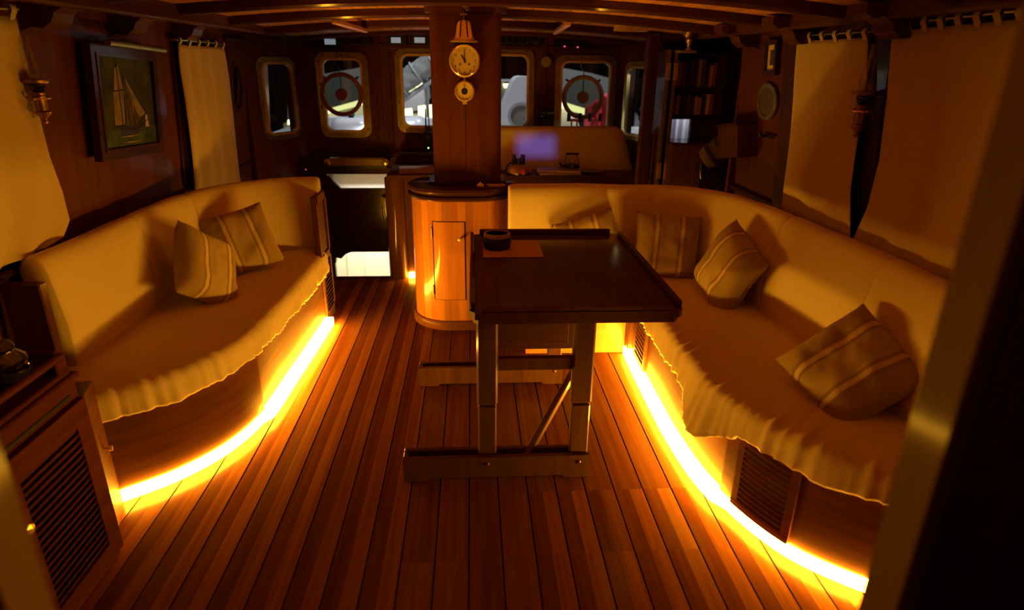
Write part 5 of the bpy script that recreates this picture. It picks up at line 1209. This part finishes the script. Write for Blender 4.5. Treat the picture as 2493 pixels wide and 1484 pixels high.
# own foredeck with hatches
struct('foredeck', MB().b2(-2.2, 2.2, 5.62, 8.2, 0.80, 0.86), 'grey_gel')
def hatch(px0, px1, pyt, pyb, y, label):
    a, b = PY(px0, pyb, y), PY(px1, pyb, y); zt_ = PY((px0 + px1) / 2, pyt, y).z; w_ = (b.x - a.x); cx = (a.x + b.x) / 2
    r = empty('deck_hatch', (cx, y + 0.25, 0.86), label, 'hatch'); rings = []
    for z, k in ((0.86, 1.12), (zt_ - 0.10, 1.08), (zt_ - 0.05, 1.0), (zt_ - 0.015, 0.86), (zt_, 0.70)):
        rings.append([V3(cx + u * k, y + 0.25 + v * k, z) for u, v in rrect(w_, 0.5, 0.09)])
    obj('hatch_lid', MB().loft(rings), 'white_gel', r, smooth=True); obj('hatch_coaming', MB().ring(rrect(w_ * 1.2, 0.62, 0.09, 5, cx, y + .25), rrect(w_ * 1.05, 0.5, 0.08, 5, cx, y + .25), (0, 0, 0.86), (1, 0, 0), (0, 1, 0), (0, 0, 1), 0.05), 'grey_gel', r, smooth=True)
    return r, cx, zt_
r, cx, zt_ = hatch(805, 900, 289, 330, 6.15, 'white rounded deck hatch outside the window over the passage')
q = PY(857, 283, 6.35); obj('hatch_latch', MB().lathe([(0.03, 0), (0.025, 0.02), (0.04, 0.03), (0.03, 0.05), (0, 0.055)], V3(q.x, 6.3, zt_ - 0.01), n=12), 'black', r, smooth=True)
hatch(968, 1030, 289, 320, 6.3, 'white rounded deck hatch outside the window left of the column')
# ventilator cowl with a round port
y = 6.6; cw = empty('ventilator_cowl', (PY(1260, 300, y).x, y, 0.86), 'tall white ventilator cowl with a round grey port outside the window', 'cowl')
outp = [(1205, 318), (1222, 262), (1238, 222), (1250, 196), (1258, 188), (1268, 186), (1283, 187), (1320, 190), (1340, 260), (1340, 318)]
pts = [PY(a, b, y) for a, b in outp]; pts[0].z = pts[-1].z = 0.86
obj('cowl_body', MB().prism([(p.x, p.z) for p in pts], (0, y, 0), (1, 0, 0), (0, 0, 1), (0, 1, 0), 0.5), 'white_gel', cw)
pc = PY(1268, 282, y); obj('port_rim', MB().ring(circ(0.135, 36, pc.x, pc.z), circ(0.105, 36, pc.x, pc.z), (0, y, 0), (1, 0, 0), (0, 0, 1), (0, -1, 0), 0.02), 'grey_gel', cw, smooth=True); obj('port_glass', MB().prism(circ(0.107, 36, pc.x, pc.z), (0, y, 0), (1, 0, 0), (0, 0, 1), (0, -1, 0), 0.006), 'canopy_cloth', cw)
# neighbouring yachts
def yacht(label, y, parts):
    xs_ = [PY(a, b, y) for n_, m_, pl_, d_ in parts for a, b in pl_]; root = empty('moored_yacht', (sum(p.x for p in xs_) / len(xs_), y, -1.0), label, 'yacht')
    for n_, m_, pl_, d_ in parts:
        o = [PY(a, b, y + d_[0]) for a, b in pl_]; obj(n_, MB().prism([(p.x, p.z) for p in o], (0, y + d_[0], 0), (1, 0, 0), (0, 0, 1), (0, 1, 0), d_[1]), m_, root)
    zl = min(p.z for p in xs_); xa_, xb_ = min(p.x for p in xs_), max(p.x for p in xs_)
    rings = [[V3((xa_ + xb_) / 2 + u * k, y + 0.45 + v * k, z) for u, v in rrect(xb_ - xa_, 0.5, 0.1)] for z, k in ((-1.0, 0.8), (-0.6, 0.92), (zl + 0.02, 1.0))]
    obj('lower_hull', MB().loft(rings), 'grey_gel', root, smooth=True)
    return root
Y1 = yacht('moored yacht with grey canopy and lit rail outside the window over the passage', 9.0, [
    ('canopy', 'canopy_cloth', [(700, 190), (800, 178), (900, 160), (915, 228), (880, 240), (780, 268), (700, 290)], (0, 1.2)),
    ('lit_rail', 'lit_window', [(700, 292), (780, 270), (880, 242), (915, 231), (915, 246), (880, 256), (780, 281), (700, 304)], (0.05, 0.1)),
    ('cabin_side', 'grey_gel', [(690, 300), (780, 278), (915, 245), (920, 300), (920, 340), (690, 340)], (0.2, 1.2)),
    ('cabin_front', 'white_gel', [(700, 318), (800, 296), (920, 280), (920, 345), (700, 345)], (-0.1, 0.3))])
Y2 = yacht('white motor yacht with lit saloon windows outside the window left of the column', 10.0, [
    ('flybridge', 'white_gel', [(960, 225), (1000, 218), (1030, 208), (1034, 250), (1020, 268), (960, 276)], (0, 1.5)),
    ('cabin_light', 'lit_window', [(1000, 206), (1030, 200), (1032, 207), (1000, 217)], (-0.05, 0.1)),
    ('cabin_light', 'lit_window', [(984, 212), (998, 212), (998, 222), (984, 222)], (-0.05, 0.1)),
    ('saloon_window', 'lit_window', [(960, 268), (1003, 263), (1003, 290), (960, 292)], (0.0, 0.1)),
    ('saloon_window', 'lit_window', [(1018, 258), (1100, 252), (1100, 290), (1018, 290)], (0.0, 0.1)),
    ('hull', 'grey_gel', [(950, 280), (1110, 270), (1110, 350), (950, 350)], (0.3, 1.5)),
    ('flybridge_post', 'white_gel', [(1036, 240), (1041, 240), (1041, 256), (1036, 256)], (0, 0.1))])
Y3 = yacht('moored yacht with grey canopy and lit rail outside the window behind the bolster', 9.2, [
    ('canopy', 'canopy_cloth', [(1340, 160), (1440, 178), (1520, 200), (1520, 300), (1430, 264), (1340, 236)], (0, 1.2)),
    ('lit_rail', 'lit_window', [(1340, 238), (1430, 266), (1470, 280), (1470, 296), (1430, 282), (1340, 254)], (0.05, 0.1)),
    ('cabin_side', 'white_gel', [(1320, 250), (1400, 272), (1420, 340), (1320, 340)], (0.2, 1.0))])
YR = yacht('moored yacht with dark side and lit rail behind the white cowl', 10.5, [
    ('cabin_side', 'canopy_cloth', [(1205, 196), (1225, 196), (1240, 240), (1205, 300)], (0.1, 1.0)), ('lit_rail', 'lit_window', [(1225, 204), (1252, 204), (1248, 214), (1228, 214)], (0, 0.1)), ('roof_edge', 'grey_gel', [(1200, 194), (1262, 194), (1262, 199), (1200, 199)], (0, 0.4))])
fl_ = [PY(a, b, 8.0) for a, b in ((1424, 262), (1480, 226), (1484, 320), (1424, 320))]
FG = empty('ensign', (fl_[0].x, 8.0, 0.86), 'red ensign hanging outside the window behind the bolster', 'flag')
rows = []
for i in range(13):
    a, b = fl_[0].lerp(fl_[3], i / 12), fl_[1].lerp(fl_[2], i / 12); rows.append([a.lerp(b, j / 12) + V3(0, 0.05 * math.sin(j * 1.3 + i * .2), 0) for j in range(13)])
obj('flag_cloth', MB().grid(rows), 'red', FG, smooth=True).modifiers.new('thick', 'SOLIDIFY').thickness = 0.004
obj('flag_staff', MB().tube([V3(fl_[1].x + 0.02, 8.0, 0.86), V3(fl_[1].x + 0.02, 8.0, fl_[1].z + 0.2)], 0.015, 8), 'grey_gel', FG, smooth=True)
# furled sail on its boom
s0, s1 = PY(940, 235, 7.6), PY(1090, 120, 7.6)
SA = empty('furled_sail', ((s0.x + s1.x) / 2, 7.6, s0.z), 'furled off-white sail lashed along a boom outside the window left of the column', 'sail')
pp = [s0.lerp(s1, i / 24) for i in range(25)]
rings = []
for i, p in enumerate(pp):
    d = (s1 - s0).normalized(); e = V3(0, 1, 0); f_ = d.cross(e)
    rings.append([p + (e * math.cos(a) + f_ * math.sin(a)) * (0.115 + 0.035 * noise.noise(V3(i * .5, math.cos(a) * 2.2, math.sin(a) * 2.2))) for a in [2 * math.pi * k / 20 for k in range(20)]])
obj('sail_roll', MB().loft(rings), 'sailcloth', SA, smooth=True)
for i in (6, 12, 18): obj('lashing', MB().tube([pp[i] + (V3(0, 1, 0) * math.cos(a) + (s1 - s0).normalized().cross(V3(0, 1, 0)) * math.sin(a)) * 0.135 for a in [2 * math.pi * k / 16 for k in range(17)]], 0.01, 6), 'grey_gel', SA, smooth=True)
bm0, bm1 = s0 + V3(0.1, 0, -0.10), s1 + V3(0.1, 0, -0.14); obj('boom', MB().tube([bm0, bm1], 0.03, 10), 'grey_gel', SA, smooth=True)
obj('boom_crutch', MB().tube([V3(bm0.x, 7.6, 0.86), bm0], 0.02, 8), 'grey_gel', SA, smooth=True); obj('boom_crutch', MB().tube([V3(bm1.x, 7.6, 0.86), bm1], 0.02, 8), 'grey_gel', SA, smooth=True)
mp_ = PY(1040, 240, 7.9); MS = empty('mast', V3(mp_.x, 7.9, 0.86), 'thin grey mast with stanchion foot outside the window left of the column', 'mast')
obj('mast_tube', MB().tube([V3(mp_.x, 7.9, 0.86), V3(mp_.x, 7.9, 3.2)], 0.02, 10), 'grey_gel', MS, smooth=True); obj('mast_foot', MB().lathe([(0.05, 0), (0.05, 0.08), (0.03, 0.12), (0, 0.12)], V3(mp_.x, 7.9, 0.86), n=14), 'grey_gel', MS, smooth=True)
